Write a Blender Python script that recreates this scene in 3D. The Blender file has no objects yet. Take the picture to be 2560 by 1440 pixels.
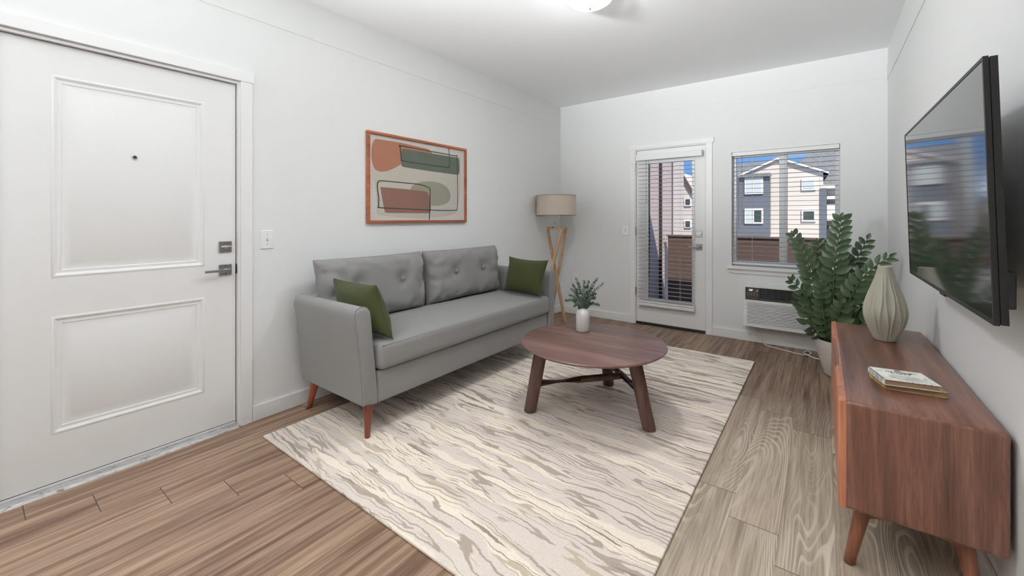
import bpy, bmesh, math, random
from mathutils import Vector, Matrix, noise
random.seed(7)
SC = bpy.context.scene
COL = SC.collection
PI = math.pi

# ------------------------------------------------------------------ camera
TH = math.atan2(776, 1035)
cd = bpy.data.cameras.new('camera'); cam = bpy.data.objects.new('camera', cd); COL.objects.link(cam)
cd.sensor_fit = 'HORIZONTAL'; cd.sensor_width = 36.0; cd.lens = 1035 / 2560 * 36.0
cd.shift_x = 0.0; cd.shift_y = (545 - 720) / 2560
cd.clip_start = 0.02; cd.clip_end = 500
cam.location = (0, 0, 1.27); cam.rotation_euler = (PI / 2, 0, TH)
SC.camera = cam
SC.view_settings.view_transform = 'Standard'; SC.view_settings.look = 'None'
SC.view_settings.gamma = 1.0; SC.view_settings.use_curve_mapping = False
SC.view_settings.exposure = -0.10
SC.cycles.max_bounces = 10; SC.cycles.diffuse_bounces = 6; SC.cycles.caustics_reflective = False; SC.cycles.caustics_refractive = False
SC.cycles.sample_clamp_indirect = 6.0

# ------------------------------------------------------------------ world (blue sky with thin clouds)
W = bpy.data.worlds.new('sky'); SC.world = W; W.use_nodes = True
nt = W.node_tree; nt.nodes.clear()
wo = nt.nodes.new('ShaderNodeOutputWorld'); bg = nt.nodes.new('ShaderNodeBackground')
tc = nt.nodes.new('ShaderNodeTexCoord'); mp = nt.nodes.new('ShaderNodeMapping'); mp.inputs['Scale'].default_value = (1.0, 1.0, 3.0)
nz = nt.nodes.new('ShaderNodeTexNoise'); nz.inputs['Scale'].default_value = 3.2; nz.inputs['Detail'].default_value = 6
cr = nt.nodes.new('ShaderNodeValToRGB'); cr.color_ramp.elements[0].position = 0.50; cr.color_ramp.elements[1].position = 0.75
cr.color_ramp.elements[0].color = (0.20, 0.43, 0.89, 1); cr.color_ramp.elements[1].color = (0.75, 0.85, 0.98, 1)
bg.inputs['Strength'].default_value = 1.0
L = nt.links.new
L(tc.outputs['Generated'], mp.inputs['Vector']); L(mp.outputs[0], nz.inputs['Vector']); L(nz.outputs['Fac'], cr.inputs['Fac'])
L(cr.outputs['Color'], bg.inputs['Color']); L(bg.outputs[0], wo.inputs['Surface'])

# ------------------------------------------------------------------ lights
def lamp(name, kind, loc, energy, size=0.1, rot=(0, 0, 0), color=(1, 1, 1), sy=None, spread=None):
    d = bpy.data.lights.new(name, kind); d.energy = energy; d.color = color
    if kind == 'AREA':
        d.shape = 'DISK' if sy is None else 'RECTANGLE'; d.size = size
        if sy: d.size_y = sy
        if spread: d.spread = spread
    elif kind == 'POINT': d.shadow_soft_size = size
    elif kind == 'SUN': d.angle = size
    o = bpy.data.objects.new(name, d); COL.objects.link(o); o.location = loc; o.rotation_euler = rot
    return o
lamp('sun', 'SUN', (0, 0, 20), 7.5, 0.01, (math.radians(38), 0, math.radians(40)), (1.0, 0.96, 0.9))
LX, LY = -1.23, 2.50
# unseen fill lamps added behind the camera, one facing down and one up
lamp('rear_fill_down', 'AREA', (-1.4, -1.6, 2.70), 5, 1.6, (0, 0, 0), (0.95, 0.98, 1.0))
lamp('rear_fill_up', 'AREA', (-0.95, -1.0, 1.7), 9, 1.0, (math.radians(150), 0, 0), (0.94, 0.98, 1.0), spread=math.radians(120))
lamp('back_wall_fill', 'AREA', (-2.13, -2.2, 1.75), 62, 0.5, (math.radians(113), 0, math.radians(-13)), (0.94, 0.98, 1.0), spread=math.radians(60))  # added fill aimed at the back wall, no fixture there

lamp('ceiling_fill', 'AREA', (-0.95, -2.4, 1.3), 95, 0.6, (math.radians(130), 0, 0), (0.95, 0.98, 1.0), spread=math.radians(56))  # another added fill, brightens the living room ceiling

# ------------------------------------------------------------------ materials
def s2l(c):
    c = c / 255.0
    return c / 12.92 if c <= 0.04045 else ((c + 0.055) / 1.055) ** 2.4
def C(r, g, b, k=1.0): return (min(1, s2l(r) * k), min(1, s2l(g) * k), min(1, s2l(b) * k), 1)
class M:
    def __init__(s, name, color=(0.8, 0.8, 0.8, 1), rough=0.5, metal=0.0, spec=0.5):
        s.m = bpy.data.materials.new(name); s.m.use_nodes = True
        s.t = s.m.node_tree; s.b = s.t.nodes['Principled BSDF']; s.out = s.t.nodes['Material Output']
        s.b.inputs['Base Color'].default_value = color; s.b.inputs['Roughness'].default_value = rough
        s.b.inputs['Metallic'].default_value = metal; s.b.inputs['Specular IOR Level'].default_value = spec
    def n(s, ty, **kw):
        x = s.t.nodes.new(ty)
        for k, v in kw.items():
            if k in x.inputs: x.inputs[k].default_value = v
            else: setattr(x, k, v)
        return x
    def l(s, a, b): s.t.links.new(a, b)
    def coords(s, scale=(1, 1, 1), kind='Object', loc=(0, 0, 0), rot=(0, 0, 0)):
        if kind == 'Position': o = s.n('ShaderNodeNewGeometry').outputs['Position']
        else: o = s.n('ShaderNodeTexCoord').outputs[kind]
        mpn = s.n('ShaderNodeMapping'); mpn.inputs['Scale'].default_value = scale
        mpn.inputs['Location'].default_value = loc; mpn.inputs['Rotation'].default_value = rot
        s.l(o, mpn.inputs['Vector']); return mpn.outputs[0]
    def noise(s, vec, scale, detail=4, rough=0.5, dist=0.0):
        x = s.n('ShaderNodeTexNoise'); x.inputs['Scale'].default_value = scale; x.inputs['Detail'].default_value = detail
        x.inputs['Roughness'].default_value = rough; x.inputs['Distortion'].default_value = dist
        if vec is not None: s.l(vec, x.inputs['Vector'])
        return x
    def ramp(s, fac, stops, interp='LINEAR'):
        r = s.n('ShaderNodeValToRGB'); e = r.color_ramp.elements; r.color_ramp.interpolation = interp
        while len(e) > 1: e.remove(e[-1])
        e[0].position = stops[0][0]; e[0].color = stops[0][1]
        for p, c in stops[1:]:
            q = e.new(p); q.color = c
        s.l(fac, r.inputs['Fac']); return r.outputs['Color']
    def mix(s, fac, a, b, mode='MIX'):
        x = s.n('ShaderNodeMix', data_type='RGBA', blend_type=mode)
        for i, v in ((0, fac), (6, a), (7, b)):
            if hasattr(v, 'is_output'): s.l(v, x.inputs[i])
            else: x.inputs[i].default_value = v
        return x.outputs[2]
    def math(s, op, a, b=None, c=None):
        x = s.n('ShaderNodeMath', operation=op)
        for i, v in enumerate((a, b, c)):
            if v is None: continue
            if hasattr(v, 'is_output'): s.l(v, x.inputs[i])
            else: x.inputs[i].default_value = v
        return x.outputs[0]
    def bump(s, h, strength=0.2, dist=0.002):
        x = s.n('ShaderNodeBump'); x.inputs['Strength'].default_value = strength; x.inputs['Distance'].default_value = dist
        s.l(h, x.inputs['Height']); s.l(x.outputs[0], s.b.inputs['Normal'])
    def base(s, c): s.l(c, s.b.inputs['Base Color'])
BW = lambda v: (v, v, v, 1)

def simple(name, c, rough=0.5, metal=0, spec=0.5, bscale=None, bstr=0.2, bd=0.001):
    m = M(name, c, rough, metal, spec)
    if bscale:
        m.bump(m.noise(m.coords(), bscale, 3).outputs['Fac'], bstr, bd)
    return m.m

def wallmat(name, c, sc=170, st=0.12):
    m = M(name, c, 0.55, 0, 0.3)
    v = m.coords(kind='Position')
    big = m.noise(v, 0.7, 2).outputs['Fac']
    m.base(m.mix(big, c, tuple(x * 0.97 for x in c[:3]) + (1,)))
    m.bump(m.noise(v, sc, 3, 0.6).outputs['Fac'], st, 0.0015)
    return m.m
WALL = wallmat('wall_paint', (0.795, 0.805, 0.80, 1))
CEIL = wallmat('ceiling_paint', (0.92, 0.93, 0.94, 1), 120, 0.15)
TRIM = simple('white_trim_paint', (0.83, 0.83, 0.825, 1), 0.35, 0, 0.4, 60, 0.03)
DOORW = simple('white_door_paint', (0.82, 0.82, 0.81, 1), 0.4, 0, 0.4, 90, 0.04)
VINYL = simple('white_vinyl', (0.86, 0.87, 0.88, 1), 0.3, 0, 0.5)
SLAT = simple('white_blind_slat', (0.80, 0.80, 0.80, 1), 0.45)
SLATG = simple('shaded_blind_slat', (0.30, 0.30, 0.30, 1), 0.5)  # white slats greyed so their backlit shade is in the colour
NICKEL = simple('satin_nickel', (0.36, 0.35, 0.34, 1), 0.3, 1.0)
STEEL = simple('bright_steel', (0.7, 0.7, 0.7, 1), 0.2, 1.0)
BLACK = simple('black_rubber', (0.012, 0.012, 0.012, 1), 0.5)
CHROME = simple('chrome', (0.8, 0.8, 0.8, 1), 0.08, 1.0)

def floor_mat():
    m = M('plank_floor', rough=0.42, spec=0.4)
    g = m.n('ShaderNodeNewGeometry').outputs['Position']
    sp = m.n('ShaderNodeSeparateXYZ'); m.l(g, sp.inputs[0]); X, Y = sp.outputs[0], sp.outputs[1]
    k = m.math('DIVIDE', m.math('ADD', X, 2.678), 0.1813)
    row = m.math('FLOOR', k); fx = m.math('FRACT', k)
    offa = m.math('MULTIPLY_ADD', row, 0.2, 0.366)
    offb = m.math('MULTIPLY_ADD', row, -0.179, 3.072)
    sel = m.math('GREATER_THAN', row, 8.5)
    off = m.math('ADD', m.math('MULTIPLY', offa, m.math('SUBTRACT', 1.0, sel)), m.math('MULTIPLY', offb, sel))
    q = m.math('DIVIDE', m.math('SUBTRACT', m.math('ADD', Y, 12.2), off), 1.22)
    fy = m.math('FRACT', q); col = m.math('FLOOR', q)
    # per plank random
    cx = m.n('ShaderNodeCombineXYZ'); m.l(row, cx.inputs[0]); m.l(col, cx.inputs[1])
    wn = m.n('ShaderNodeTexWhiteNoise', noise_dimensions='3D'); m.l(cx.outputs[0], wn.inputs['Vector'])
    r1 = wn.outputs['Value']
    # grain coordinates shifted per plank
    sc = m.n('ShaderNodeVectorMath', operation='MULTIPLY'); m.l(wn.outputs['Color'], sc.inputs[0]); sc.inputs[1].default_value = (7, 7, 7)
    ad = m.n('ShaderNodeVectorMath', operation='ADD'); m.l(g, ad.inputs[0]); m.l(sc.outputs[0], ad.inputs[1])
    def stretch(sx, sy):
        v = m.n('ShaderNodeVectorMath', operation='MULTIPLY'); m.l(ad.outputs[0], v.inputs[0]); v.inputs[1].default_value = (sx, sy, 1); return v.outputs[0]
    n1 = m.noise(stretch(34, 1.1), 1.0, 5, 0.6, 0.5).outputs['Fac']
    n2 = m.noise(stretch(150, 4.5), 1.0, 4, 0.6).outputs['Fac']
    n3 = m.noise(stretch(9, 0.6), 1.0, 2).outputs['Fac']
    c1 = m.ramp(n1, [(0.28, C(82, 60, 45)), (0.42, C(110, 86, 69)), (0.52, C(134, 109, 90)), (0.66, C(160, 134, 112))])
    c2 = m.ramp(n2, [(0.3, BW(0.80)), (0.65, BW(1.08))])
    brown = m.mix(1.0, c1, c2, 'MULTIPLY')
    # greyer planks : contour lines of a smooth field read as cathedral grain
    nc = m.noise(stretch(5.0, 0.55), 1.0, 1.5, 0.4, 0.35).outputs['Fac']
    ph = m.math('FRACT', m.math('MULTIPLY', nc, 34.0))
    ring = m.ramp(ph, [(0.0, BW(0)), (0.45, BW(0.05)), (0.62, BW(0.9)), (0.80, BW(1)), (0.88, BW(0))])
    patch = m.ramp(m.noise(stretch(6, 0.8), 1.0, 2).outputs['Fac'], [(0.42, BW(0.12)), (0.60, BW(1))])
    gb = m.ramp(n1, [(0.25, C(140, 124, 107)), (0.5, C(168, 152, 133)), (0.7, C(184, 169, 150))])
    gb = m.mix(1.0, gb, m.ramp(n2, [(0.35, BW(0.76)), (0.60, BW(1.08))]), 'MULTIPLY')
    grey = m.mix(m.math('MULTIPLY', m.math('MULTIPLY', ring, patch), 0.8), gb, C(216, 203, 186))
    # right of the rug, reflected light is put into the colour as greyer planks
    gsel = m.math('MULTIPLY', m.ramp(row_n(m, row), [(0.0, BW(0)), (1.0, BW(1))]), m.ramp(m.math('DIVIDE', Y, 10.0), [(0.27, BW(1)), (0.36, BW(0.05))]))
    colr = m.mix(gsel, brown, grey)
    tint = m.ramp(r1, [(0, BW(0.90)), (1, BW(1.08))])
    colr = m.mix(1.0, colr, tint, 'MULTIPLY')
    ex = m.math('MINIMUM', fx, m.math('SUBTRACT', 1.0, fx)); ex = m.math('MULTIPLY', ex, 0.1813)
    ey = m.math('MINIMUM', fy, m.math('SUBTRACT', 1.0, fy)); ey = m.math('MULTIPLY', ey, 1.22)
    seam = m.math('MAXIMUM', m.math('MULTIPLY', m.math('LESS_THAN', ex, 0.0008), 0.45), m.math('MULTIPLY', m.math('LESS_THAN', ey, 0.0015), 1.0))
    colr = m.mix(seam, colr, C(44, 32, 24))
    m.base(colr)
    m.l(m.ramp(n2, [(0.3, BW(0.52)), (0.7, BW(0.38))]), m.b.inputs['Roughness'])
    m.bump(m.math('SUBTRACT', n2, m.math('MULTIPLY', seam, 2.0)), 0.12, 0.001)
    return m.m
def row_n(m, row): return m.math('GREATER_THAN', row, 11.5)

def wood(name, dark, mid, light, axis='z', fine=90, broad=14, rough=0.38, coat=0.0, autoaxis=False, dist=0.6):
    """streaked wood; grain runs along `axis` of the object's own frame"""
    m = M(name, mid, rough, 0, 0.4)
    def st(ax):
        f = {'x': (0.05, 1, 1), 'y': (1, 0.05, 1), 'z': (1, 1, 0.05)}[ax]
        return m.coords(scale=f)
    if autoaxis:     # end panels run vertically, everything else along the length
        v1, v2 = st('z'), st('y')
        tn = m.n('ShaderNodeTexCoord'); s2 = m.n('ShaderNodeSeparateXYZ'); m.l(tn.outputs['Normal'], s2.inputs[0])
        fac = m.math('GREATER_THAN', m.math('ABSOLUTE', s2.outputs[1]), 0.72)
        x = m.n('ShaderNodeMix', data_type='VECTOR'); m.l(fac, x.inputs[0]); m.l(v2, x.inputs[4]); m.l(v1, x.inputs[5]); v = x.outputs[1]
    else: v = st(axis)
    a = m.noise(v, broad, 4, 0.55, dist).outputs['Fac']
    b = m.noise(v, fine, 4, 0.6, 0.4).outputs['Fac']
    lines = m.math('FRACT', m.math('MULTIPLY', m.noise(v, broad * 0.6, 2, 0.5, dist).outputs['Fac'], 22.0))
    ln = m.ramp(lines, [(0, BW(0.80)), (0.18, BW(1.0)), (0.85, BW(1.0)), (1.0, BW(0.86))])
    c = m.ramp(a, [(0.30, dark), (0.5, mid), (0.70, light)])
    c = m.mix(1.0, c, m.ramp(b, [(0.32, BW(0.78)), (0.62, BW(1.10))]), 'MULTIPLY')
    c = m.mix(1.0, c, ln, 'MULTIPLY')
    m.base(c); m.bump(b, 0.06, 0.001)
    if coat: m.b.inputs['Coat Weight'].default_value = coat; m.b.inputs['Coat Roughness'].default_value = 0.15
    return m.m

def rug_mat():
    m = M('rug_pile', rough=0.95, spec=0.1)
    v = m.coords(kind='Position', rot=(0, 0, 0.03))
    def stv(s, o=(0, 0, 0)):
        x = m.n('ShaderNodeMapping'); m.l(warp, x.inputs['Vector']); x.inputs['Scale'].default_value = s; x.inputs['Location'].default_value = o; return x.outputs[0]
    wn = m.noise(v, 2.6, 3, 0.6); wf = m.noise(v, 34, 2, 0.6)
    def off(nn, amt):
        a = m.n('ShaderNodeVectorMath', operation='SUBTRACT'); m.l(nn.outputs['Color'], a.inputs[0]); a.inputs[1].default_value = (0.5, 0.5, 0.5)
        b = m.n('ShaderNodeVectorMath', operation='MULTIPLY'); m.l(a.outputs[0], b.inputs[0]); b.inputs[1].default_value = amt; return b.outputs[0]
    a1 = m.n('ShaderNodeVectorMath', operation='ADD'); m.l(v, a1.inputs[0]); m.l(off(wn, (0.2, 0.13, 0)), a1.inputs[1])
    a2 = m.n('ShaderNodeVectorMath', operation='ADD'); m.l(a1.outputs[0], a2.inputs[0]); m.l(off(wf, (0.03, 0.014, 0)), a2.inputs[1])
    warp = a2.outputs[0]
    na = m.noise(stv((1.1, 15, 1)), 1.0, 1.0, 0.4).outputs['Fac']
    nb = m.noise(stv((1.2, 19.0, 1), (3, 5, 0)), 1.0, 1.2, 0.45).outputs['Fac']
    nd = m.noise(stv((0.8, 11.0, 1), (8, 2, 0)), 1.0, 1.5, 0.5).outputs['Fac']
    nm = m.noise(stv((1.7, 4.0, 1), (1, 9, 0)), 1.0, 2, 0.5).outputs['Fac']
    grain = m.noise(v, 240, 2, 0.7).outputs['Fac']
    cream = C(244, 232, 216); grey = C(222, 210, 200); taupe = C(163, 148, 135); dark = C(146, 132, 120); beige = C(190, 176, 155)
    c = m.mix(m.ramp(nd, [(0.46, BW(0)), (0.49, BW(1))]), cream, grey)
    def line(nz_, lo, mid_, w, j=None):
        return m.ramp(nz_, [(mid_ - w, BW(0)), (mid_ - w + 0.006, BW(1)), (mid_ + w - 0.006, BW(1)), (mid_ + w, BW(0))])
    l1 = m.math('MULTIPLY', line(na, 0, 0.50, 0.022), m.ramp(nm, [(0.43, BW(0)), (0.46, BW(1))]))
    l2 = m.math('MULTIPLY', line(nb, 0, 0.56, 0.020), m.ramp(nm, [(0.50, BW(1)), (0.53, BW(0))]))
    l3 = m.math('MULTIPLY', line(na, 0, 0.615, 0.020), m.ramp(nd, [(0.5, BW(0)), (0.52, BW(1))]))
    l4 = m.ramp(nb, [(0.675, BW(0)), (0.685, BW(1))])
    l5 = m.math('MULTIPLY', line(nb, 0, 0.42, 0.016), m.ramp(nd, [(0.50, BW(1)), (0.52, BW(0))]))
    c = m.mix(l5, c, beige); c = m.mix(l2, c, beige)
    c = m.mix(m.math('MULTIPLY', l3, 0.9), c, taupe)
    c = m.mix(m.math('MULTIPLY', l1, 0.95), c, taupe); c = m.mix(l4, c, dark)
    c = m.mix(1.0, c, m.ramp(grain, [(0.35, BW(0.88)), (0.6, BW(1.06))]), 'MULTIPLY')
    m.base(c)
    h = m.math('ADD', m.math('MULTIPLY', grain, 0.7), m.math('MULTIPLY', m.math('ADD', l1, l4), -0.5))
    m.bump(h, 0.5, 0.004)
    m.b.inputs['Sheen Weight'].default_value = 0.2
    return m.m

def fabric(name, c, sheen=0.2, sc=900, var=0.06):
    m = M(name, c, 0.9, 0, 0.15)
    v = m.coords()
    m.base(m.mix(m.noise(v, 6, 3).outputs['Fac'], tuple(x * (1 - var) for x in c[:3]) + (1,), tuple(min(1, x * (1 + var)) for x in c[:3]) + (1,)))
    m.bump(m.noise(v, sc, 2).outputs['Fac'], 0.15, 0.0005)
    m.b.inputs['Sheen Weight'].default_value = sheen
    return m.m

def glassmat(name='window_glass', refl=1.0):
    m = M(name); t = m.t; t.nodes.remove(m.b)
    tr = m.n('ShaderNodeBsdfTransparent'); gl = m.n('ShaderNodeBsdfGlossy'); gl.inputs['Roughness'].default_value = 0.02
    fr = m.n('ShaderNodeFresnel'); fr.inputs['IOR'].default_value = 1.25
    mx = m.n('ShaderNodeMixShader'); m.l(fr.outputs[0], mx.inputs[0]); m.l(tr.outputs[0], mx.inputs[1]); m.l(gl.outputs[0], mx.inputs[2])
    m.l(mx.outputs[0], m.out.inputs['Surface']); return m.m
GLASS = glassmat()

def emis(name, c, strength, base=(0.8, 0.8, 0.8, 1)):
    m = M(name, base, 0.25); m.b.inputs['Emission Color'].default_value = c; m.b.inputs['Emission Strength'].default_value = strength; return m.m

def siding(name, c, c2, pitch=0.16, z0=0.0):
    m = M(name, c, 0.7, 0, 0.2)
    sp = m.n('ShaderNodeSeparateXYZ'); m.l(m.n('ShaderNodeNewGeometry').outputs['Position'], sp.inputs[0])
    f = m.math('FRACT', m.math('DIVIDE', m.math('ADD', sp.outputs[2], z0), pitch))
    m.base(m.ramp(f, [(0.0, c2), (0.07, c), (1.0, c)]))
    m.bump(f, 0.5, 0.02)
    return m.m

# ------------------------------------------------------------------ geometry helpers
def nbm(): return bmesh.new()
def obj(name, bm, mat, parent=None, smooth=False, base=None, auto=None):
    """link ONE mesh object; vertices are given in world coordinates"""
    bmesh.ops.recalc_face_normals(bm, faces=bm.faces)
    me = bpy.data.meshes.new(name)
    if parent is not None:
        org = parent.matrix_world.translation.copy() if parent.parent is None else Vector(parent['_org'])
        if parent.parent is None: org = Vector(parent.location)
        off = org; rel = Vector((0, 0, 0))
    else:
        xs = [v.co for v in bm.verts]
        lo = Vector((min(v.x for v in xs), min(v.y for v in xs), min(v.z for v in xs))); hi = Vector((max(v.x for v in xs), max(v.y for v in xs), max(v.z for v in xs)))
        off = Vector(base) if base else Vector(((lo.x + hi.x) / 2, (lo.y + hi.y) / 2, lo.z)); rel = off
    for v in bm.verts: v.co -= off
    if smooth:
        for f in bm.faces: f.smooth = True
    bm.to_mesh(me); bm.free()
    mats = mat if isinstance(mat, (list, tuple)) else [mat]
    for mm in mats: me.materials.append(mm)
    if smooth and auto is not None:
        me.set_sharp_from_angle(angle=math.radians(auto))
    o = bpy.data.objects.new(name, me); COL.objects.link(o)
    o.location = rel
    if parent is not None: o.parent = parent
    o['_org'] = list(off)
    return o
def thing(name, loc, label=None, cat=None, group=None, kind=None):
    o = bpy.data.objects.new(name, None); COL.objects.link(o); o.location = loc; o.empty_display_size = 0.1
    o['_org'] = list(loc)
    return tag(o, label, cat, group, kind)
def tag(o, label=None, cat=None, group=None, kind=None):
    if label: o['label'] = label
    if cat: o['category'] = cat
    if group: o['group'] = group
    if kind: o['kind'] = kind
    return o

def box(bm, x0, x1, y0, y1, z0, z1, bev=0.0, seg=2, mi=0):
    vs = [bm.verts.new((x, y, z)) for x in (x0, x1) for y in (y0, y1) for z in (z0, z1)]
    q = [(0, 1, 3, 2), (4, 6, 7, 5), (0, 4, 5, 1), (2, 3, 7, 6), (0, 2, 6, 4), (1, 5, 7, 3)]
    fs = [bm.faces.new([vs[i] for i in f]) for f in q]
    for f in fs: f.material_index = mi
    if bev > 0:
        es = list({e for f in fs for e in f.edges})
        bmesh.ops.bevel(bm, geom=es, offset=bev, segments=seg, profile=0.5, affect='EDGES')
    return fs
def loft(bm, loops, cap=True, closed=True, mi=0):
    rows = [[bm.verts.new(p) for p in lp] for lp in loops]
    n = len(rows[0])
    for a, b in zip(rows, rows[1:]):
        for i in range(n if closed else n - 1):
            j = (i + 1) % n
            f = bm.faces.new((a[i], a[j], b[j], b[i])); f.material_index = mi
    if cap and closed:
        for r in (rows[0], rows[-1]):
            f = bm.faces.new(r); f.material_index = mi
    return rows
def frame_axes(d):
    d = d.normalized(); up = Vector((0, 0, 1)) if abs(d.z) < 0.95 else Vector((1, 0, 0))
    a = d.cross(up).normalized(); b = a.cross(d).normalized(); return a, b
def tube(bm, pts, rad, seg=8, cap=True, mi=0):
    pts = [Vector(p) for p in pts]; n = len(pts); loops = []; a = None
    for i, p in enumerate(pts):
        d = (pts[min(i + 1, n - 1)] - pts[max(i - 1, 0)]).normalized()
        if a is None: a, b = frame_axes(d)
        else:
            a = (a - d * a.dot(d)).normalized(); b = d.cross(a)
        r = rad[i] if isinstance(rad, (list, tuple)) else rad
        loops.append([p + (a * math.cos(t) + b * math.sin(t)) * r for t in [2 * PI * k / seg for k in range(seg)]])
    loft(bm, loops, cap, mi=mi)
def square_bar(bm, p, q, w, h, bev=0.004, up=None):
    p, q = Vector(p), Vector(q); d = (q - p).normalized()
    a, b = frame_axes(d)
    if up is not None:
        u = Vector(up); b = (u - d * u.dot(d)).normalized(); a = d.cross(b)
    def lp(c, s=1.0):
        W_, H_ = w / 2 * s, h / 2 * s; r = bev
        o = [(W_ - r, -H_), (W_, -H_ + r), (W_, H_ - r), (W_ - r, H_), (-W_ + r, H_), (-W_, H_ - r), (-W_, -H_ + r), (-W_ + r, -H_)]
        return [c + a * x + b * y for x, y in o]
    loft(bm, [lp(p), lp(q)])
def lathe(bm, prof, c, seg=32, cap=True, mod=None):
    cx, cy, cz = c; loops = []
    for r, z in prof:
        lp = []
        for k in range(seg):
            t = 2 * PI * k / seg; rr = r if mod is None else r * mod(t, z)
            lp.append(Vector((cx + rr * math.cos(t), cy + rr * math.sin(t), cz + z)))
        loops.append(lp)
    loft(bm, loops, cap)
def catmull(pts, n=8):
    P = [Vector(p) for p in pts]; out = []
    for i in range(len(P) - 1):
        p0, p1, p2, p3 = P[max(i - 1, 0)], P[i], P[i + 1], P[min(i + 2, len(P) - 1)]
        for k in range(n):
            t = k / n
            out.append(0.5 * ((2 * p1) + (-p0 + p2) * t + (2 * p0 - 5 * p1 + 4 * p2 - p3) * t * t + (-p0 + 3 * p1 - 3 * p2 + p3) * t ** 3))
    out.append(P[-1]); return out
def roundbox(bm, lo, hi, r, n=(12, 12, 6), fn=None):
    """box with rounded edges made of grids; fn deforms the finished points"""
    lo, hi = Vector(lo), Vector(hi); c = (lo + hi) / 2; h = (hi - lo) / 2; cache = {}
    def axis(k, N):
        H = h[k]; o = []
        e = 4
        for i in range(e): o.append(-H + r * (1 - math.cos(PI / 2 * i / e)))
        for i in range(N + 1): o.append(-H + r + (2 * H - 2 * r) * i / N)
        for i in range(e - 1, -1, -1): o.append(H - r * (1 - math.cos(PI / 2 * i / e)))
        return o
    ax = [axis(k, n[k]) for k in range(3)]
    def V(i, j, k):
        key = (i, j, k)
        if key in cache: return cache[key]
        p = Vector((ax[0][i], ax[1][j], ax[2][k]))
        inner = Vector([max(-h[d] + r, min(h[d] - r, p[d])) for d in range(3)])
        dd = p - inner
        if dd.length > 1e-9: p = inner + dd.normalized() * r
        p = p + c
        if fn: p = fn(p)
        cache[key] = bm.verts.new(p); return cache[key]
    N = [len(a) - 1 for a in ax]
    for s in (0, N[2]):
        for i in range(N[0]):
            for j in range(N[1]): bm.faces.new((V(i, j, s), V(i + 1, j, s), V(i + 1, j + 1, s), V(i, j + 1, s)))
    for s in (0, N[1]):
        for i in range(N[0]):
            for j in range(N[2]): bm.faces.new((V(i, s, j), V(i + 1, s, j), V(i + 1, s, j + 1), V(i, s, j + 1)))
    for s in (0, N[0]):
        for i in range(N[1]):
            for j in range(N[2]): bm.faces.new((V(s, i, j), V(s, i + 1, j), V(s, i + 1, j + 1), V(s, i, j + 1)))
def cushion(bm, c00, c10, c11, c01, T, a=4.0, pinch=0.06, nu=28, nv=22, dim=(), wr=0.0, seed=0):
    """stuffed cushion between four corners (bl, br, tr, tl); +normal side is the front"""
    c00, c10, c11, c01 = map(Vector, (c00, c10, c11, c01))
    ctr = (c00 + c10 + c11 + c01) / 4
    nrm = (c10 - c00).cross(c01 - c00).normalized()
    grids = []
    for side in (1, -1):
        g = []
        for i in range(nu + 1):
            row = []
            for j in range(nv + 1):
                u = math.sin((i / nu - 0.5) * PI); v = math.sin((j / nv - 0.5) * PI)
                uu = u * (1 - pinch * (1 - v * v) * abs(u) ** 3); vv = v * (1 - pinch * (1 - u * u) * abs(v) ** 3)
                s, t = (uu + 1) / 2, (vv + 1) / 2
                p = c00 * (1 - s) * (1 - t) + c10 * s * (1 - t) + c11 * s * t + c01 * (1 - s) * t
                th = max(0, 1 - abs(u) ** a) ** 0.55 * max(0, 1 - abs(v) ** a) ** 0.55
                d = T / 2 * th
                edge = max(abs(u), abs(v))
                if wr and th > 0:
                    w = noise.noise(Vector((p.x * 9, p.y * 14 + seed, p.z * 14))) * wr * (edge ** 3) + noise.noise(Vector((p.x * 22, p.y * 26 + seed, p.z * 30))) * wr * 0.6 * (edge ** 6)
                    d += w * th
                if side == 1:
                    for du, dv, dep, rr in dim:
                        q = ((u - du) ** 2 * ((c10 - c00).length / 2) ** 2 + (v - dv) ** 2 * ((c01 - c00).length / 2) ** 2)
                        d -= dep * math.exp(-q / (rr * rr))
                row.append((p, nrm * d * side, (i in (0, nu)) or (j in (0, nv))))
            g.append(row)
        grids.append(g)
    vf = [[bm.verts.new(p + d) if not e else None for p, d, e in row] for row in grids[0]]
    vb = [[bm.verts.new(p + d) if not e else None for p, d, e in row] for row in grids[1]]
    for i in range(nu + 1):
        for j in range(nv + 1):
            if vf[i][j] is None:
                v = bm.verts.new(grids[0][i][j][0]); vf[i][j] = v; vb[i][j] = v
    for i in range(nu):
        for j in range(nv):
            bm.faces.new((vf[i][j], vf[i + 1][j], vf[i + 1][j + 1], vf[i][j + 1]))
            bm.faces.new((vb[i][j], vb[i][j + 1], vb[i + 1][j + 1], vb[i + 1][j]))
    rim = [grids[0][i][0][0] for i in range(nu + 1)] + [grids[0][nu][j][0] for j in range(1, nv + 1)] + [grids[0][i][nv][0] for i in range(nu - 1, -1, -1)] + [grids[0][0][j][0] for j in range(nv - 1, 0, -1)]
    return rim, nrm
def ring_tube(bm, pts, r, seg=6):
    pts = [Vector(p) for p in pts]; n = len(pts); loops = []; a = None
    for i in range(n):
        d = (pts[(i + 1) % n] - pts[i - 1]).normalized()
        if a is None: a, b = frame_axes(d)
        else: a = (a - d * a.dot(d)).normalized(); b = d.cross(a)
        loops.append([pts[i] + (a * math.cos(2 * PI * k / seg) + b * math.sin(2 * PI * k / seg)) * r for k in range(seg)])
    rows = [[bm.verts.new(p) for p in lp] for lp in loops]
    for i in range(n):
        A, B = rows[i], rows[(i + 1) % n]
        for k in range(seg):
            bm.faces.new((A[k], A[(k + 1) % seg], B[(k + 1) % seg], B[k]))
def poly(bm, pts, mi=0):
    f = bm.faces.new([bm.verts.new(p) for p in pts]); f.material_index = mi; return f
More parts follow.
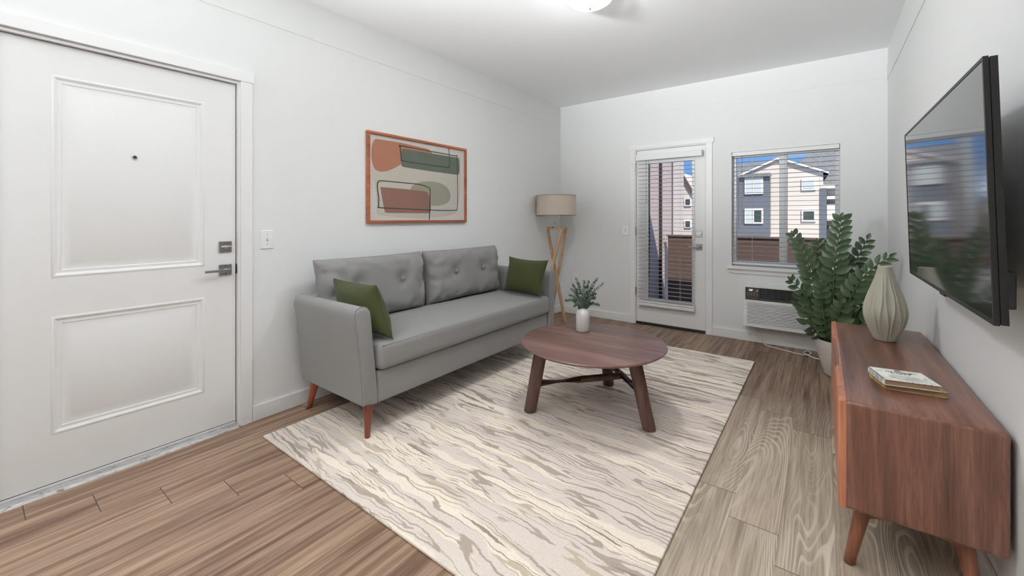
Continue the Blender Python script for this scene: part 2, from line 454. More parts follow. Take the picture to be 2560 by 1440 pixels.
def prism(bm, pts, d, mi=0):
    d = Vector(d); a = [Vector(p) for p in pts]; loft(bm, [a, [p + d for p in a]], mi=mi)
def text_mesh(body, size, origin, xdir, ydir, depth=0.0006, align='CENTER', bold=0.0):
    cu = bpy.data.curves.new('t', 'FONT'); cu.body = body; cu.size = size; cu.align_x = align; cu.align_y = 'CENTER'; cu.extrude = depth; cu.offset = bold; cu.resolution_u = 3
    o = bpy.data.objects.new('t', cu); COL.objects.link(o)
    dg = bpy.context.evaluated_depsgraph_get(); me = bpy.data.meshes.new_from_object(o.evaluated_get(dg))
    bm = bmesh.new(); bm.from_mesh(me)
    bpy.data.objects.remove(o); bpy.data.curves.remove(cu); bpy.data.meshes.remove(me)
    x = Vector(xdir).normalized(); y = Vector(ydir).normalized(); z = x.cross(y); O = Vector(origin)
    for v in bm.verts: v.co = O + x * v.co.x + y * v.co.y + z * v.co.z
    return bm

# ================================================================== ROOM SHELL
XL, XR, YB, YF, H = -2.85, 0.46, 4.90, -3.6, 2.77
def structure(name, bm, mat, **k): return tag(obj(name, bm, mat, **k), kind='structure')
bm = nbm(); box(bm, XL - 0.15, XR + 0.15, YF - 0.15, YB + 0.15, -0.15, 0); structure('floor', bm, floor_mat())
bm = nbm(); box(bm, XL - 0.15, XR + 0.15, YF - 0.15, YB + 0.15, H, H + 0.15); structure('ceiling', bm, CEIL)
ZB = 2.515   # faint step line around the room
DL0, DL1, DLT = 0.085, 1.028, 2.10     # left wall door opening y0,y1,top
bm = nbm()
for a in ((YF - 0.15, DL0, 0, H), (DL1, YB + 0.15, 0, H), (DL0, DL1, DLT, H)): box(bm, XL - 0.15, XL, a[0], a[1], a[2], a[3])
box(bm, XL, XL + 0.004, YF, YB, ZB, H)
structure('wall_left', bm, WALL)
# back wall with door and window openings
DX0, DX1, DT = -1.812, -1.012, 2.092
WX0, WX1, WZ0, WZ1 = -0.769, 0.131, 0.764, 1.963
bm = nbm()
for a in ((XL - .15, DX0, 0, H), (DX0, DX1, DT, H), (DX1, WX0, 0, H), (WX0, WX1, 0, WZ0), (WX0, WX1, WZ1, H), (WX1, XR + .15, 0, H)):
    box(bm, a[0], a[1], YB, YB + 0.15, a[2], a[3])
box(bm, XL, XR, YB - 0.004, YB, ZB, H)
structure('wall_back', bm, WALL)
bm = nbm(); box(bm, XR, XR + .15, YF - .15, YB + .15, 0, H); box(bm, XR - 0.005, XR, YF, YB, ZB - 0.03, H - 0.16); structure('wall_right', bm, WALL)
bm = nbm(); box(bm, XL - .15, XR + .15, YF - .15, YF, 0, H); structure('wall_front', bm, wallmat('bounce_cut_grey', (0.30, 0.30, 0.30, 1)))  # unseen rear wall, darkened to cut bounced light
# baseboards
def bb(name, segs):
    bm = nbm()
    for s in segs: box(bm, *s, bev=0.003)
    structure(name, bm, TRIM)
bb('baseboard_left', [(XL, XL + .014, YF, DL0 - .065, 0, .095), (XL, XL + .014, DL1 + .066, YB, 0, .095)])
bb('baseboard_back', [(XL + .014, -1.873, YB - .014, YB, 0, .093), (-.955, XR, YB - .014, YB, 0, .093)])
bb('baseboard_right', [(XR - .014, XR, YF, YB - .014, 0, .095)])
bb('baseboard_front', [(XL, XR, YF, YF + .014, 0, .095)])

# ---------------------------------------------------------------- entry door (left wall)
bm = nbm()
cx0, cx1 = XL, XL + 0.016
box(bm, cx0, cx1, DL1, DL1 + 0.064, 0, DLT + 0.005, 0.002)
box(bm, cx0, cx1, DL0 - 0.064, DL0, 0, DLT + 0.005, 0.002)
box(bm, cx0, cx1 + 0.003, DL0 - 0.072, DL1 + 0.072, DLT + 0.005, DLT + 0.068, 0.002)
# jamb lining and stops
box(bm, XL - 0.148, XL + 0.002, DL1 - 0.012, DL1, 0, DLT); box(bm, XL - 0.148, XL + 0.002, DL0, DL0 + 0.012, 0, DLT)
box(bm, XL - 0.148, XL + 0.002, DL0 + .012, DL1 - .012, DLT - 0.012, DLT)
box(bm, XL - 0.12, XL - 0.075, DL1 - 0.03, DL1 - 0.012, 0, DLT - .012)
structure('trim_1', bm, TRIM)
FX = XL - 0.022      # face of the door leaf
def door_leaf(bm, fx, y0, y1, z0, z1, panels, thick=0.044):
    ys = sorted({y0, y1} | {p for q in panels for p in q[:2]}); zs = sorted({z0, z1} | {p for q in panels for p in q[2:]})
    for a, b in zip(ys, ys[1:]):
        for c, d in zip(zs, zs[1:]):
            if any(abs(a - q[0]) < 1e-6 and abs(c - q[2]) < 1e-6 for q in panels): continue
            poly(bm, [(fx, a, c), (fx, b, c), (fx, b, d), (fx, a, d)])
    prof = [(0, 0), (0.004, 0.0022), (0.010, 0.0026), (0.018, -0.0012), (0.021, -0.0034), (0.029, -0.0042), (0.034, -0.0028), (0.038, -0.0052), (0.043, -0.0056), (0.050, -0.005), (0.064, -0.0028), (0.066, -0.002)]
    for q in panels:
        loops = [[(fx + dx, q[0] + i, q[2] + i), (fx + dx, q[1] - i, q[2] + i), (fx + dx, q[1] - i, q[3] - i), (fx + dx, q[0] + i, q[3] - i)] for i, dx in prof]
        rows = loft(bm, loops, cap=False); bm.faces.new(rows[-1])
    box(bm, fx - thick, fx - 0.013, y0, y1, z0, z1)
    for s in (((y0, z0), (y1, z0)), ((y1, z0), (y1, z1)), ((y1, z1), (y0, z1)), ((y0, z1), (y0, z0))):
        (a, c), (b, d) = s; poly(bm, [(fx, a, c), (fx, b, d), (fx - 0.02, b, d), (fx - 0.02, a, c)])
    bmesh.ops.remove_doubles(bm, verts=bm.verts, dist=1e-5)
bm = nbm(); door_leaf(bm, FX, 0.1, 1.0105, 0.034, DLT - 0.016, [(0.253, 0.853, 0.257, 0.809), (0.253, 0.853, 0.990, 1.940)])
door1 = structure('door_1', bm, DOORW, smooth=True, auto=25)
bm = nbm(); tube(bm, [(FX - 0.002, .548, 1.586), (FX + .003, .548, 1.586)], 0.011, 20); obj('peephole_rim', bm, STEEL, door1)
bm = nbm(); tube(bm, [(FX + 0.002, .548, 1.586), (FX + .0036, .548, 1.586)], 0.008, 16); obj('peephole', bm, BLACK, door1)
def lever_set(door, face, cy, cz, dead_z, axis, sgn, length=0.115):
    """square rosette + lever, square deadbolt. axis 'x': face normal +x, along y; axis 'y': normal -y, along x"""
    def P(n, a, z): return Vector((face + n, a, z)) if axis == 'x' else Vector((a, face - n, z))
    def bx(bm, n0, n1, a0, a1, z0, z1, bev=0.002):
        if axis == 'x': box(bm, face + n0, face + n1, a0, a1, z0, z1, bev)
        else: box(bm, a0, a1, face - n1, face - n0, z0, z1, bev)
    bm = nbm(); bx(bm, 0, .009, cy - .033, cy + .033, dead_z - .033, dead_z + .033)
    plate = obj('deadbolt_plate', bm, NICKEL, door)
    bm = nbm(); tube(bm, [P(.008, cy, dead_z), P(.017, cy, dead_z)], .011, 16); bx(bm, .016, .026, cy - .026, cy + .026, dead_z - .0055, dead_z + .0055, .003)
    obj('thumb_turn', bm, STEEL, plate)
    bm = nbm(); bx(bm, 0, .009, cy - .033, cy + .033, cz - .033, cz + .033)
    tube(bm, [P(.008, cy, cz), P(.012, cy, cz)], .016, 20)
    rose = obj('lever_rosette', bm, NICKEL, door)
    bm = nbm(); tube(bm, [P(.010, cy, cz), P(.052, cy, cz)], .010, 16)
    a0, a1 = sorted((cy - sgn * .014, cy + sgn * length)); bx(bm, .044, .054, a0, a1, cz - .008, cz + .008, .0025)
    obj('lever_handle', bm, NICKEL, rose)
    bm = nbm()
    for dz in (-.023, .023): tube(bm, [P(.0085, cy, cz + dz), P(.0098, cy, cz + dz)], .0035, 10)
    obj('rosette_screws', bm, BLACK, rose)
lever_set(door1, FX, 0.956, 0.96, 1.098, 'x', -1)
bm = nbm(); box(bm, XL - .0745, XL - .004, DL1 - .0135, DL1 - .0118, .93, .99, .001); box(bm, XL - .004, XL - .001, DL1 - .0135, DL1 - .0005, .94, .98, .001)
tag(obj('strike_plate', bm, STEEL), 'small metal strike plate set in the white jamb beside the entry door', 'strike plate')
# threshold of the entry door
tm = M('worn_threshold', C(165, 163, 160), 0.5, 0.3)
v = tm.coords(scale=(3, .6, 1), kind='Position')
tm.base(tm.ramp(tm.noise(v, 22, 6, 0.75, 0.9).outputs['Fac'], [(0.36, C(96, 93, 90)), (0.43, C(156, 154, 152)), (0.6, C(182, 181, 180))]))
bm = nbm(); prism(bm, [(XL - .148, DL0 + .012, 0.0), (XL + .022, DL0 + .012, 0.0), (XL + .010, DL0 + .012, .010), (XL - .03, DL0 + .012, .022), (XL - .148, DL0 + .012, .022)], (0, DL1 - DL0 - .024, 0))
structure('trim_2', bm, tm.m)
bm = nbm(); box(bm, FX - .03, FX - .003, .1, 1.01, .0215, .0335); structure('trim_3', bm, BLACK)
bm = nbm(); box(bm, FX - .002, FX + .004, .1, 1.01, .020, .030); structure('trim_4', bm, TRIM)
# black panel added unseen behind the entry door to keep the gap dark
bm = nbm(); box(bm, XL - .30, XL - .16, DL0 - .2, DL1 + .2, -.1, DLT + .2); structure('gap_shade_panel', bm, simple('gap_shade_black', (0.03, 0.03, 0.03, 1), 0.9))

# ---------------------------------------------------------------- balcony door (back wall)
bm = nbm()
y0, y1 = YB - 0.016, YB
box(bm, -1.873, DX0 + .004, y0, y1, 0, DT + .004, .002); box(bm, DX1 - .004, -.955, y0, y1, 0, DT + .004, .002)
box(bm, -1.889, -.940, y0 - .003, y1, DT, 2.147, .002)
box(bm, DX0, DX0 + .012, YB, YB + .148, 0, DT); box(bm, DX1 - .012, DX1, YB, YB + .148, 0, DT); box(bm, DX0 + .012, DX1 - .012, YB, YB + .148, DT - .012, DT)
structure('trim_5', bm, TRIM)
DF = YB + 0.012
GX0, GX1, GZ0, GZ1 = -1.651, -1.166, .32, 1.915
bm = nbm(); X0, X1 = DX0 + .016, DX1 - .016; Z1 = DT - .016
for a in ((X0, GX0, .03, Z1), (GX1, X1, .03, Z1), (GX0, GX1, .03, GZ0), (GX0, GX1, GZ1, Z1)): box(bm, a[0], a[1], DF, DF + .044, a[2], a[3])
bmesh.ops.remove_doubles(bm, verts=bm.verts, dist=1e-5)
door2 = structure('door_2', bm, DOORW)
bm = nbm(); w = .03
for a in ((GX0 - w, GX0, GZ0 - w, GZ1 + w), (GX1, GX1 + w, GZ0 - w, GZ1 + w), (GX0, GX1, GZ0 - w, GZ0), (GX0, GX1, GZ1, GZ1 + w)): box(bm, a[0], a[1], DF - .010, DF + .05, a[2], a[3], .004)
obj('glazing_frame', bm, VINYL, door2)
bm = nbm(); box(bm, GX0, GX1, DF + .018, DF + .024, GZ0, GZ1); obj('glass_pane', bm, GLASS, door2)
lever_set(door2, DF, -1.092, .949, 1.091, 'y', -1, .105)
for hz in (1.86, 1.11, .39):
    bm = nbm(); tube(bm, [(DX0 + .012, YB - .008, hz - .05), (DX0 + .012, YB - .008, hz + .05)], .006, 10); box(bm, DX0 + .004, DX0 + .018, YB - .008, DF + .001, hz - .05, hz + .05)
    obj('hinge', bm, STEEL, door2)
bm = nbm(); tube(bm, [(DX0 + .012, YB - .008, 1.918), (DX0 - .03, YB - .014, 1.922)], .003, 8); tube(bm, [(DX0 - .03, YB - .014, 1.922), (DX0 - .038, YB - .018, 1.922)], .006, 10); obj('hinge_door_stop', bm, STEEL, door2)
bm = nbm(); box(bm, DX0 + .012, DX1 - .012, YB - .006, YB + .12, 0, .030, .003); structure('trim_6', bm, BLACK)

# blinds
def blind(name, label, x0, x1, yc, ztop, zbot, pitch, depth, tilt, rails, headrail, cords, wand, group=None):
    b = thing(name, ((x0 + x1) / 2, yc, zbot), label, 'blind')
    bm = nbm(); k = 0; z = ztop
    while z > zbot:
        d = depth / 2; s = math.sin(tilt) * d; c = math.cos(tilt) * d
        pts = []
        for t in (-1, -.5, 0, .5, 1): pts.append((yc + c * t, z + s * t + .0022 * (1 - t * t)))
        lo = [[(x0, y, zz + .0012) for y, zz in pts] + [(x0, y, zz - .0012) for y, zz in reversed(pts)], [(x1, y, zz + .0012) for y, zz in pts] + [(x1, y, zz - .0012) for y, zz in reversed(pts)]]
        loft(bm, lo); z -= pitch
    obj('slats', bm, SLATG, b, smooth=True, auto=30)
    for r in rails:
        bm = nbm(); box(bm, x0, x1, yc - depth / 2, yc + depth / 2, r[0], r[1], .003); obj('bottom_rail', bm, SLAT, b)
    bm = nbm(); box(bm, *headrail, bev=.003); obj('valance', bm, SLAT, b)
    bm = nbm()
    for cxx in cords:
        for yy in (yc - depth / 2 - .001, yc + depth / 2 + .001): tube(bm, [(cxx, yy, ztop + .02), (cxx, yy, zbot - .02)], .0011, 5)
    obj('ladder_cords', bm, simple('cord_white', (.75, .75, .75, 1), .7), b)
    bm = nbm(); tube(bm, [(wand[0], yc - depth / 2 - .012, wand[1]), (wand[0], yc - depth / 2 - .012, wand[2])], .004, 8); obj('tilt_wand', bm, simple('clear_wand', (.30, .33, .36, 1), .2), b)
    return b
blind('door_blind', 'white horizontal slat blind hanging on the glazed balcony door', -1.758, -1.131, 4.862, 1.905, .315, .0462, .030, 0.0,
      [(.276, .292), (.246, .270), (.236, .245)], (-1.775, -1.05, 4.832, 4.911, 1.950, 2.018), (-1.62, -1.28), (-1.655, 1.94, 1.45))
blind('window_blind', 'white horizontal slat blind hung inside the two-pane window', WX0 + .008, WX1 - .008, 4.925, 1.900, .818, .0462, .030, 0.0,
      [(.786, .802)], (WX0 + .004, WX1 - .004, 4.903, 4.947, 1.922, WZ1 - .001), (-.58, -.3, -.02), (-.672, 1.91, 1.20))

# window
bm = nbm(); FY = YB + .075
box(bm, WX0, WX0 + .034, FY, FY + .06, WZ0, WZ1, .002); box(bm, WX1 - .034, WX1, FY, FY + .06, WZ0, WZ1, .002)
box(bm, WX0 + .034, WX1 - .034, FY, FY + .06, WZ0, WZ0 + .05, .002); box(bm, WX0 + .034, WX1 - .034, FY, FY + .06, WZ1 - .05, WZ1, .002)
box(bm, -.350, -.281, FY + .004, FY + .055, WZ0 + .05, WZ1 - .05, .002)
win = structure('window_1', bm, VINYL)
bm = nbm(); box(bm, WX0 + .034, -.350, FY + .03, FY + .036, WZ0 + .05, WZ1 - .05); obj('glass_pane', bm, GLASS, win)
bm = nbm(); box(bm, -.281, WX1 - .034, FY + .03, FY + .036, WZ0 + .05, WZ1 - .05); obj('glass_pane', bm, GLASS, win)
bm = nbm(); box(bm, WX0 - .038, WX1 + .038, YB - .038, YB, WZ0 - .028, WZ0, .004); box(bm, WX0 + .001, WX1 - .001, YB, FY, WZ0 - .001, WZ0 + .003); obj('window_sill', bm, TRIM, win)
bm = nbm(); box(bm, WX0 - .02, WX1 + .02, YB - .014, YB, WZ0 - .072, WZ0 - .028, .002); obj('window_apron', bm, TRIM, win)
bm = nbm(); box(bm, WX0 - .004, WX1 + .006, YB - .005, YB, WZ1, WZ1 + .006); obj('casing_bead', bm, TRIM, win)

# ================================================================== RUG
RUG = rug_mat()
bm = nbm(); roundbox(bm, (-2.586, 1.05, 0.0), (-.475, 4.18, .014), .006, (4, 4, 1))
tag(obj('area_rug', bm, RUG, smooth=True, auto=60), 'large cream area rug with wavy taupe streaks under sofa and round table', 'rug')

# ================================================================== SOFA
SOFA = fabric('grey_sofa_fabric', C(141, 139, 137, .80), 0.15, 700, 0.02)
LEGW = wood('reddish_leg_wood', C(105, 52, 38), C(135, 68, 48), C(160, 88, 62), 'z', 60, 10)
sofa = thing('sofa', (-2.39, 2.36, 0), 'grey fabric three-seat sofa with two button-tufted back cushions along left wall', 'sofa')
def arm_prof(y_in, s):   # s=+1 near arm (outside is -y), -1 far arm
    base = [(.085, .20), (.040, .21), (-.0, .215), (-.006, .26), (-.022, .45), (-.042, .62), (-.054, .70), (-.056, .735), (-.046, .760), (-.026, .772), (.000, .772), (.022, .762), (.038, .742), (.045, .71), (.055, .60), (.075, .40), (.088, .24)]
    return [(y_in + s * a, z) for a, z in base]
for yb, s in ((1.352, 1), (3.375, -1)):
    P = arm_prof(yb, s); cy = sum(p[0] for p in P) / len(P); cz = sum(p[1] for p in P) / len(P)
    loops = []
    for x, k in ((-2.742, .0), (-2.748, .012), (-2.735, .0), (-2.4, 0), (-2.075, 0), (-2.056, .001), (-2.047, .005), (-2.042, .012), (-2.040, .020)):
        k2 = k if x > -2.2 else (0.012 if x == -2.748 else 0)
        lp = []
        for y, z in P:
            d = Vector((cy - y, cz - z)); d.normalize(); lp.append((x, y + d.x * k2, z + d.y * k2))
        loops.append(lp)
    loops = loops[1:]
    bm = nbm(); loft(bm, loops); a = obj('armrest', bm, SOFA, sofa, smooth=True, auto=50)
    bm = nbm(); pts = [(-2.052, y, z) for y, z in P]; tube(bm, [Vector(p) for p in pts[2:16]], .0028, 6); obj('arm_piping', bm, SOFA, a, smooth=True)
bm = nbm(); roundbox(bm, (-2.73, 1.44, .20), (-2.048, 3.287, .388), .018, (6, 12, 3)); obj('base', bm, SOFA, sofa, smooth=True)
bm = nbm(); roundbox(bm, (-2.752, 1.40, .20), (-2.66, 3.33, .765), .03, (3, 12, 6)); obj('back_frame', bm, SOFA, sofa, smooth=True)
def crown(p):
    if p.z > .5:
        u = (p.x + 2.33) / .34; v = (p.y - 2.363) / .93
        p.z += .020 * max(0, 1 - u * u) * max(0, 1 - v ** 4)
    return p
bm = nbm(); roundbox(bm, (-2.66, 1.437, .388), (-2.018, 3.292, .545), .040, (14, 30, 4), crown)
sc_ = obj('seat_cushion', bm, SOFA, sofa, smooth=True)
bm = nbm(); tube(bm, [(-2.0275, 1.46 + i * .0503, .533) for i in range(37)], .0026, 6); obj('seat_piping', bm, SOFA, sc_, smooth=True)
for (ya, yb_, btn, sd) in ((1.385, 2.292, (1.655, 2.022), 1), (2.306, 3.262, (2.60, 2.955), 9)):
    zl, zh, zb = .550, .992, .81
    mid = (ya + yb_) / 2; hw = (yb_ - ya) / 2
    dm = [((b - mid) / hw, (zb - .775) / .22, .030, .055) for b in btn]
    bm = nbm(); rim, nn = cushion(bm, (-2.625, ya + .02, zl), (-2.625, yb_ - .01, zl), (-2.665, yb_, zh), (-2.665, ya, zh), .21, 6.0, .030, 56, 36, dm, .055, sd)
    cu_ = obj('back_cushion', bm, SOFA, sofa, smooth=True)
    bm = nbm(); ring_tube(bm, rim, .0028); obj('cushion_piping', bm, SOFA, cu_, smooth=True)
    for b in btn:
        bm = nbm(); lathe(bm, [(.001, .0), (.010, .001), (.017, .005), (.0185, .009), (.016, .014)], (0, 0, 0), 16)
        for v in bm.verts: v.co = Vector((-2.556 + .013 - v.co.z * -1 * 0 - (.013 - v.co.z) * 1, b + v.co.x, zb + v.co.y))
        obj('tufting_button', bm, SOFA, cu_, smooth=True)
def taper_leg(foot, top, r0, r1, mat, parent, name='leg', seg=20):
    f, t = Vector(foot), Vector(top); bm = nbm(); d = t - f
    loops = []
    for s, r in ((0, r0 * .8), (.012, r0), (.5, (r0 + r1) / 2), (1, r1)):
        c = f + d * s
        loops.append([c + Vector((math.cos(2 * PI * k / seg) * r, math.sin(2 * PI * k / seg) * r, 0)) for k in range(seg)])
    loft(bm, loops); return obj(name, bm, mat, parent, smooth=True, auto=50)
for f, t in (((-2.083, 1.398, .014), (-2.095, 1.415, .215)), ((-2.745, 1.400, 0), (-2.70, 1.43, .215)), ((-2.083, 3.33, .014), (-2.11, 3.30, .215)), ((-2.74, 3.33, 0), (-2.70, 3.30, .215))):
    taper_leg(f, t, .015, .030, LEGW, sofa)

GREEN = fabric('olive_green_fabric', C(72, 77, 44, .66), 0.12, 800, 0.10)
def throw(name, label, bl, br, tr, tl, T, sd):
    t_ = thing(name, tuple((Vector(bl) + Vector(br)) / 2), label, 'cushion', 'green throw pillows on the sofa')
    bm = nbm(); rim, n_ = cushion(bm, bl, br, tr, tl, T, 2.6, .10, 30, 30, (), .030, sd)
    c_ = obj('pillow_cover', bm, GREEN, t_, smooth=True)
    bm = nbm(); ring_tube(bm, rim, .0018); obj('seam', bm, GREEN, t_, smooth=True)
throw('throw_pillow', 'olive green throw pillow leaning on the sofa arm nearest the entry door', (-2.43, 1.525, .578), (-2.022, 1.530, .557), (-2.112, 1.478, .872), (-2.570, 1.470, .875), .18, 3)
throw('throw_pillow', 'olive green throw pillow leaning on the sofa arm beside the floor lamp', (-2.43, 3.11, .578), (-2.007, 3.105, .568), (-1.977, 3.185, .887), (-2.42, 3.185, .898), .16, 5)

# ================================================================== COFFEE TABLE
WAL = wood('dark_walnut_top', C(78, 56, 50), C(104, 77, 70), C(126, 97, 87), 'x', 70, 9, .34, dist=1.2)
WALL2 = wood('dark_walnut_leg', C(62, 42, 37), C(84, 58, 52), C(104, 74, 64), 'z', 120, 22, .38)
tbl = thing('coffee_table', (-1.222, 2.517, .014), 'round dark walnut coffee table on three thick round legs', 'table')
bm = nbm(); R_ = .470
prof = [(.001, .427), (R_ - .045, .427), (R_ - .020, .434), (R_ - .004, .444), (R_, .450), (R_ - .003, .4545), (R_ - .010, .456), (.001, .456)]
lathe(bm, prof, (-1.222, 2.517, 0), 96)
bmesh.ops.rotate(bm, verts=bm.verts, cent=(-1.222, 2.517, 0), matrix=Matrix.Identity(3))
top_ = obj('tabletop', bm, WAL, tbl, smooth=True, auto=35)
feet = [((-1.522, 2.225), (-1.43, 2.215)), ((-.822, 2.454), (-.925, 2.470)), ((-1.289, 2.930), (-1.252, 2.79))]
for (fx_, fy_), (tx, ty) in feet:
    taper_leg((fx_, fy_, .014), (tx, ty, .434), .040, .043, WALL2, tbl)
def on_leg(i, z):
    (a, b), (c, d) = feet[i]; k = (z - .014) / .42; return Vector((a + (c - a) * k, b + (d - b) * k, z))
pa, pb = on_leg(1, .215), on_leg(2, .215); J = pa.lerp(pb, .50)
bm = nbm(); tube(bm, [pa.lerp(pb, t) for t in (0.06, .5, .94)], .021, 16); obj('stretcher', bm, WALL2, tbl, smooth=True, auto=50)
bm = nbm(); pc = on_leg(0, .205); tube(bm, [pc.lerp(J, .06), pc.lerp(J, .5), pc.lerp(J, .985)], .0215, 16); obj('stretcher', bm, WALL2, tbl, smooth=True, auto=50)

# vase with eucalyptus on the table
CW = M('white_ceramic', (.78, .77, .75, 1), .22); VZ = .4565; VX, VY = -1.385, 2.700
v1 = thing('bud_vase', (VX, VY, VZ), 'white ceramic bottle vase standing on the round coffee table', 'vase')
bm = nbm(); lathe(bm, [(.001, .002), (.046, 0), (.050, .004), (.050, .118), (.049, .130), (.045, .144), (.036, .156), (.030, .161), (.028, .165), (.024, .165), (.023, .158), (.034, .140), (.042, .12), (.042, .012), (.001, .010)], (VX, VY, VZ), 40)
obj('vase_body', bm, CW.m, v1, smooth=True, auto=50)
def leafmat(name, a, b, rough=.4, under=None):
    m = M(name, a, rough, 0, .5); v = m.coords()
    m.base(m.mix(m.noise(v, 14, 3).outputs['Fac'], a, b)); m.bump(m.noise(v, 60, 2).outputs['Fac'], .1, .001); return m.m
EUC = leafmat('eucalyptus_leaf', C(62, 78, 66), C(104, 120, 104), .6)
STEM = simple('eucalyptus_stem', C(92, 92, 72), .6)
euc = thing('eucalyptus_bunch', (VX, VY, VZ + .15), 'bunch of round-leaved eucalyptus sprigs standing in the white bottle vase', 'plant')
Rv = Vector((.80, .60, 0)); Fv = Vector((-.60, .80, 0))
tips = [(-.050, .00, .236), (.015, .02, .215), (.120, .05, .225), (.150, -.02, .200), (-.110, -.03, .120), (-.130, .02, .062), (.070, -.04, .190), (.020, -.06, .160), (-.070, .06, .185), (.105, .03, .115), (-.020, .07, .19), (.050, .06, .17), (.115, -.05, .040), (-.075, -.06, .035), (-.03, -.05, .115), (.085, -.06, .10), (.045, .0, .215), (-.085, .03, .150)]
def disc_leaf(bm, c, n, r, ax):
    n = n.normalized(); a = ax - n * ax.dot(n)
    if a.length < 1e-4: a = Vector((1, 0, 0))
    a.normalize(); b = n.cross(a)
    cv = bm.verts.new(c + n * r * .15); K = 7
    ring = [bm.verts.new(c + a * r * (1 + math.cos(2 * PI * k / K)) * .95 * 1.0 + b * r * math.sin(2 * PI * k / K) - c * 0) for k in range(K)]
    cv.co = c + a * r * .95 + n * r * .2
    for k in range(K): bm.faces.new((cv, ring[k], ring[(k + 1) % K]))
for i, (dr, df, dz) in enumerate(tips):
    base = Vector((VX, VY, VZ + .10)); mouth = Vector((VX, VY, VZ + .165)) + Rv * dr * .12 + Fv * df * .15
    tip = Vector((VX, VY, VZ + .150)) + Rv * dr * 1.0 + Fv * df * 1.0 + Vector((0, 0, dz))
    midp = mouth.lerp(tip, .5) + Vector((0, 0, .02 if dz > .1 else .028)) - Rv * dr * .08
    cv_ = catmull([base, mouth, midp, tip], 9)
    bm = nbm(); tube(bm, cv_, [.0018 - .0012 * k / len(cv_) for k in range(len(cv_))], 5)
    n_leaf = len(cv_); bmL = bm; nst = len(bm.faces)
    acc = 0; last = None; nn_ = 0
    for k in range(10, n_leaf):
        p = cv_[k]; t = (cv_[k] - cv_[k - 1]).normalized()
        for sub in (0, .5):
            q = cv_[k - 1].lerp(cv_[k], sub); r = .0125 - .0065 * (k / n_leaf) ** 2 + random.uniform(-.001, .001)
            a, b = frame_axes(t); ang = nn_ * 1.57 + random.uniform(-.3, .3); nn_ += 1
            for s in (0, PI):
                d = a * math.cos(ang + s) + b * math.sin(ang + s)
                disc_leaf(bm, q, t + d * .35 + Vector((random.uniform(-.3, .3), random.uniform(-.3, .3), random.uniform(-.2, .3))), r, d + t * .25)
    for j, f in enumerate(bm.faces): f.material_index = 0 if j < nst else 1
    obj('sprig', bm, [STEM, EUC], euc, smooth=False)

# ================================================================== FLOOR LAMP
OAK = wood('light_oak', C(160, 126, 94), C(186, 151, 116), C(205, 172, 138), 'z', 90, 14, .42)
lx, ly = -2.600, 4.372
def vf(dr, df, z): return Vector((lx, ly, 0)) + Rv * dr + Fv * df + Vector((0, 0, z))
fl = thing('floor_lamp', (lx, ly, 0), 'tripod floor lamp with crossed oak legs and beige drum shade', 'lamp')
legs = [((-.105, .04, 1.135), (.103, -.045, 0.0)), ((.055, -.10, 1.135), (-.22, -.02, 0.0)), ((.125, .06, 1.135), (-.06, .17, 0.0))]
for a, b in legs:
    bm = nbm(); square_bar(bm, vf(*b), vf(*a), .031, .031, .004); obj('leg', bm, OAK, fl)
for i in range(3):
    a, b = legs[i][0], legs[(i + 1) % 3][0]
    bm = nbm(); square_bar(bm, vf(a[0], a[1], 1.146), vf(b[0], b[1], 1.146), .034, .032, .004, (0, 0, 1)); obj('top_rail', bm, OAK, fl)
bm = nbm(); tube(bm, [vf(-.02, 0, 1.15), vf(-.02, 0, 1.165)], .05, 20); tube(bm, [vf(-.02, 0, 1.16), vf(-.02, 0, 1.215)], .010, 14); tube(bm, [vf(-.02, 0, 1.21), vf(-.02, 0, 1.36)], .007, 12); obj('stem', bm, CHROME, fl, smooth=True, auto=40)
bm = nbm(); cc = vf(-.005, 0, 0); lathe(bm, [(.0065, 1.335), (.012, 1.340), (.018, 1.36), (.030, 1.39), (.030, 1.42), (.012, 1.44), (.001, 1.442)], (cc.x, cc.y, 0), 16); obj('bulb', bm, simple('frosted_bulb', (.8, .8, .78, 1), .4), fl, smooth=True)
SH = fabric('beige_shade_linen', C(172, 160, 147, 1.35), .1, 1200, .02)
bm = nbm(); lathe(bm, [(.237, 1.303), (.239, 1.303), (.2375, 1.545), (.2355, 1.545)], (cc.x, cc.y, 0), 64, cap=False)
bm.verts.ensure_lookup_table()
for k in range(64): bm.faces.new((bm.verts[k], bm.verts[(k + 1) % 64], bm.verts[192 + (k + 1) % 64], bm.verts[192 + k]))
sh = obj('lamp_shade', bm, SH, fl, smooth=True, auto=50)
bm = nbm()
for z in (1.305, 1.543): ring_tube(bm, [Vector((cc.x + .2385 * math.cos(2 * PI * k / 64), cc.y + .2385 * math.sin(2 * PI * k / 64), z)) for k in range(64)], .0035)
for k in range(3): tube(bm, [vf(-.02, 0, 1.36), Vector((cc.x + .236 * math.cos(2 * PI * k / 3), cc.y + .236 * math.sin(2 * PI * k / 3), 1.335))], .002, 6)
obj('shade_trim', bm, simple('shade_trim', C(140, 126, 112), .7), sh)

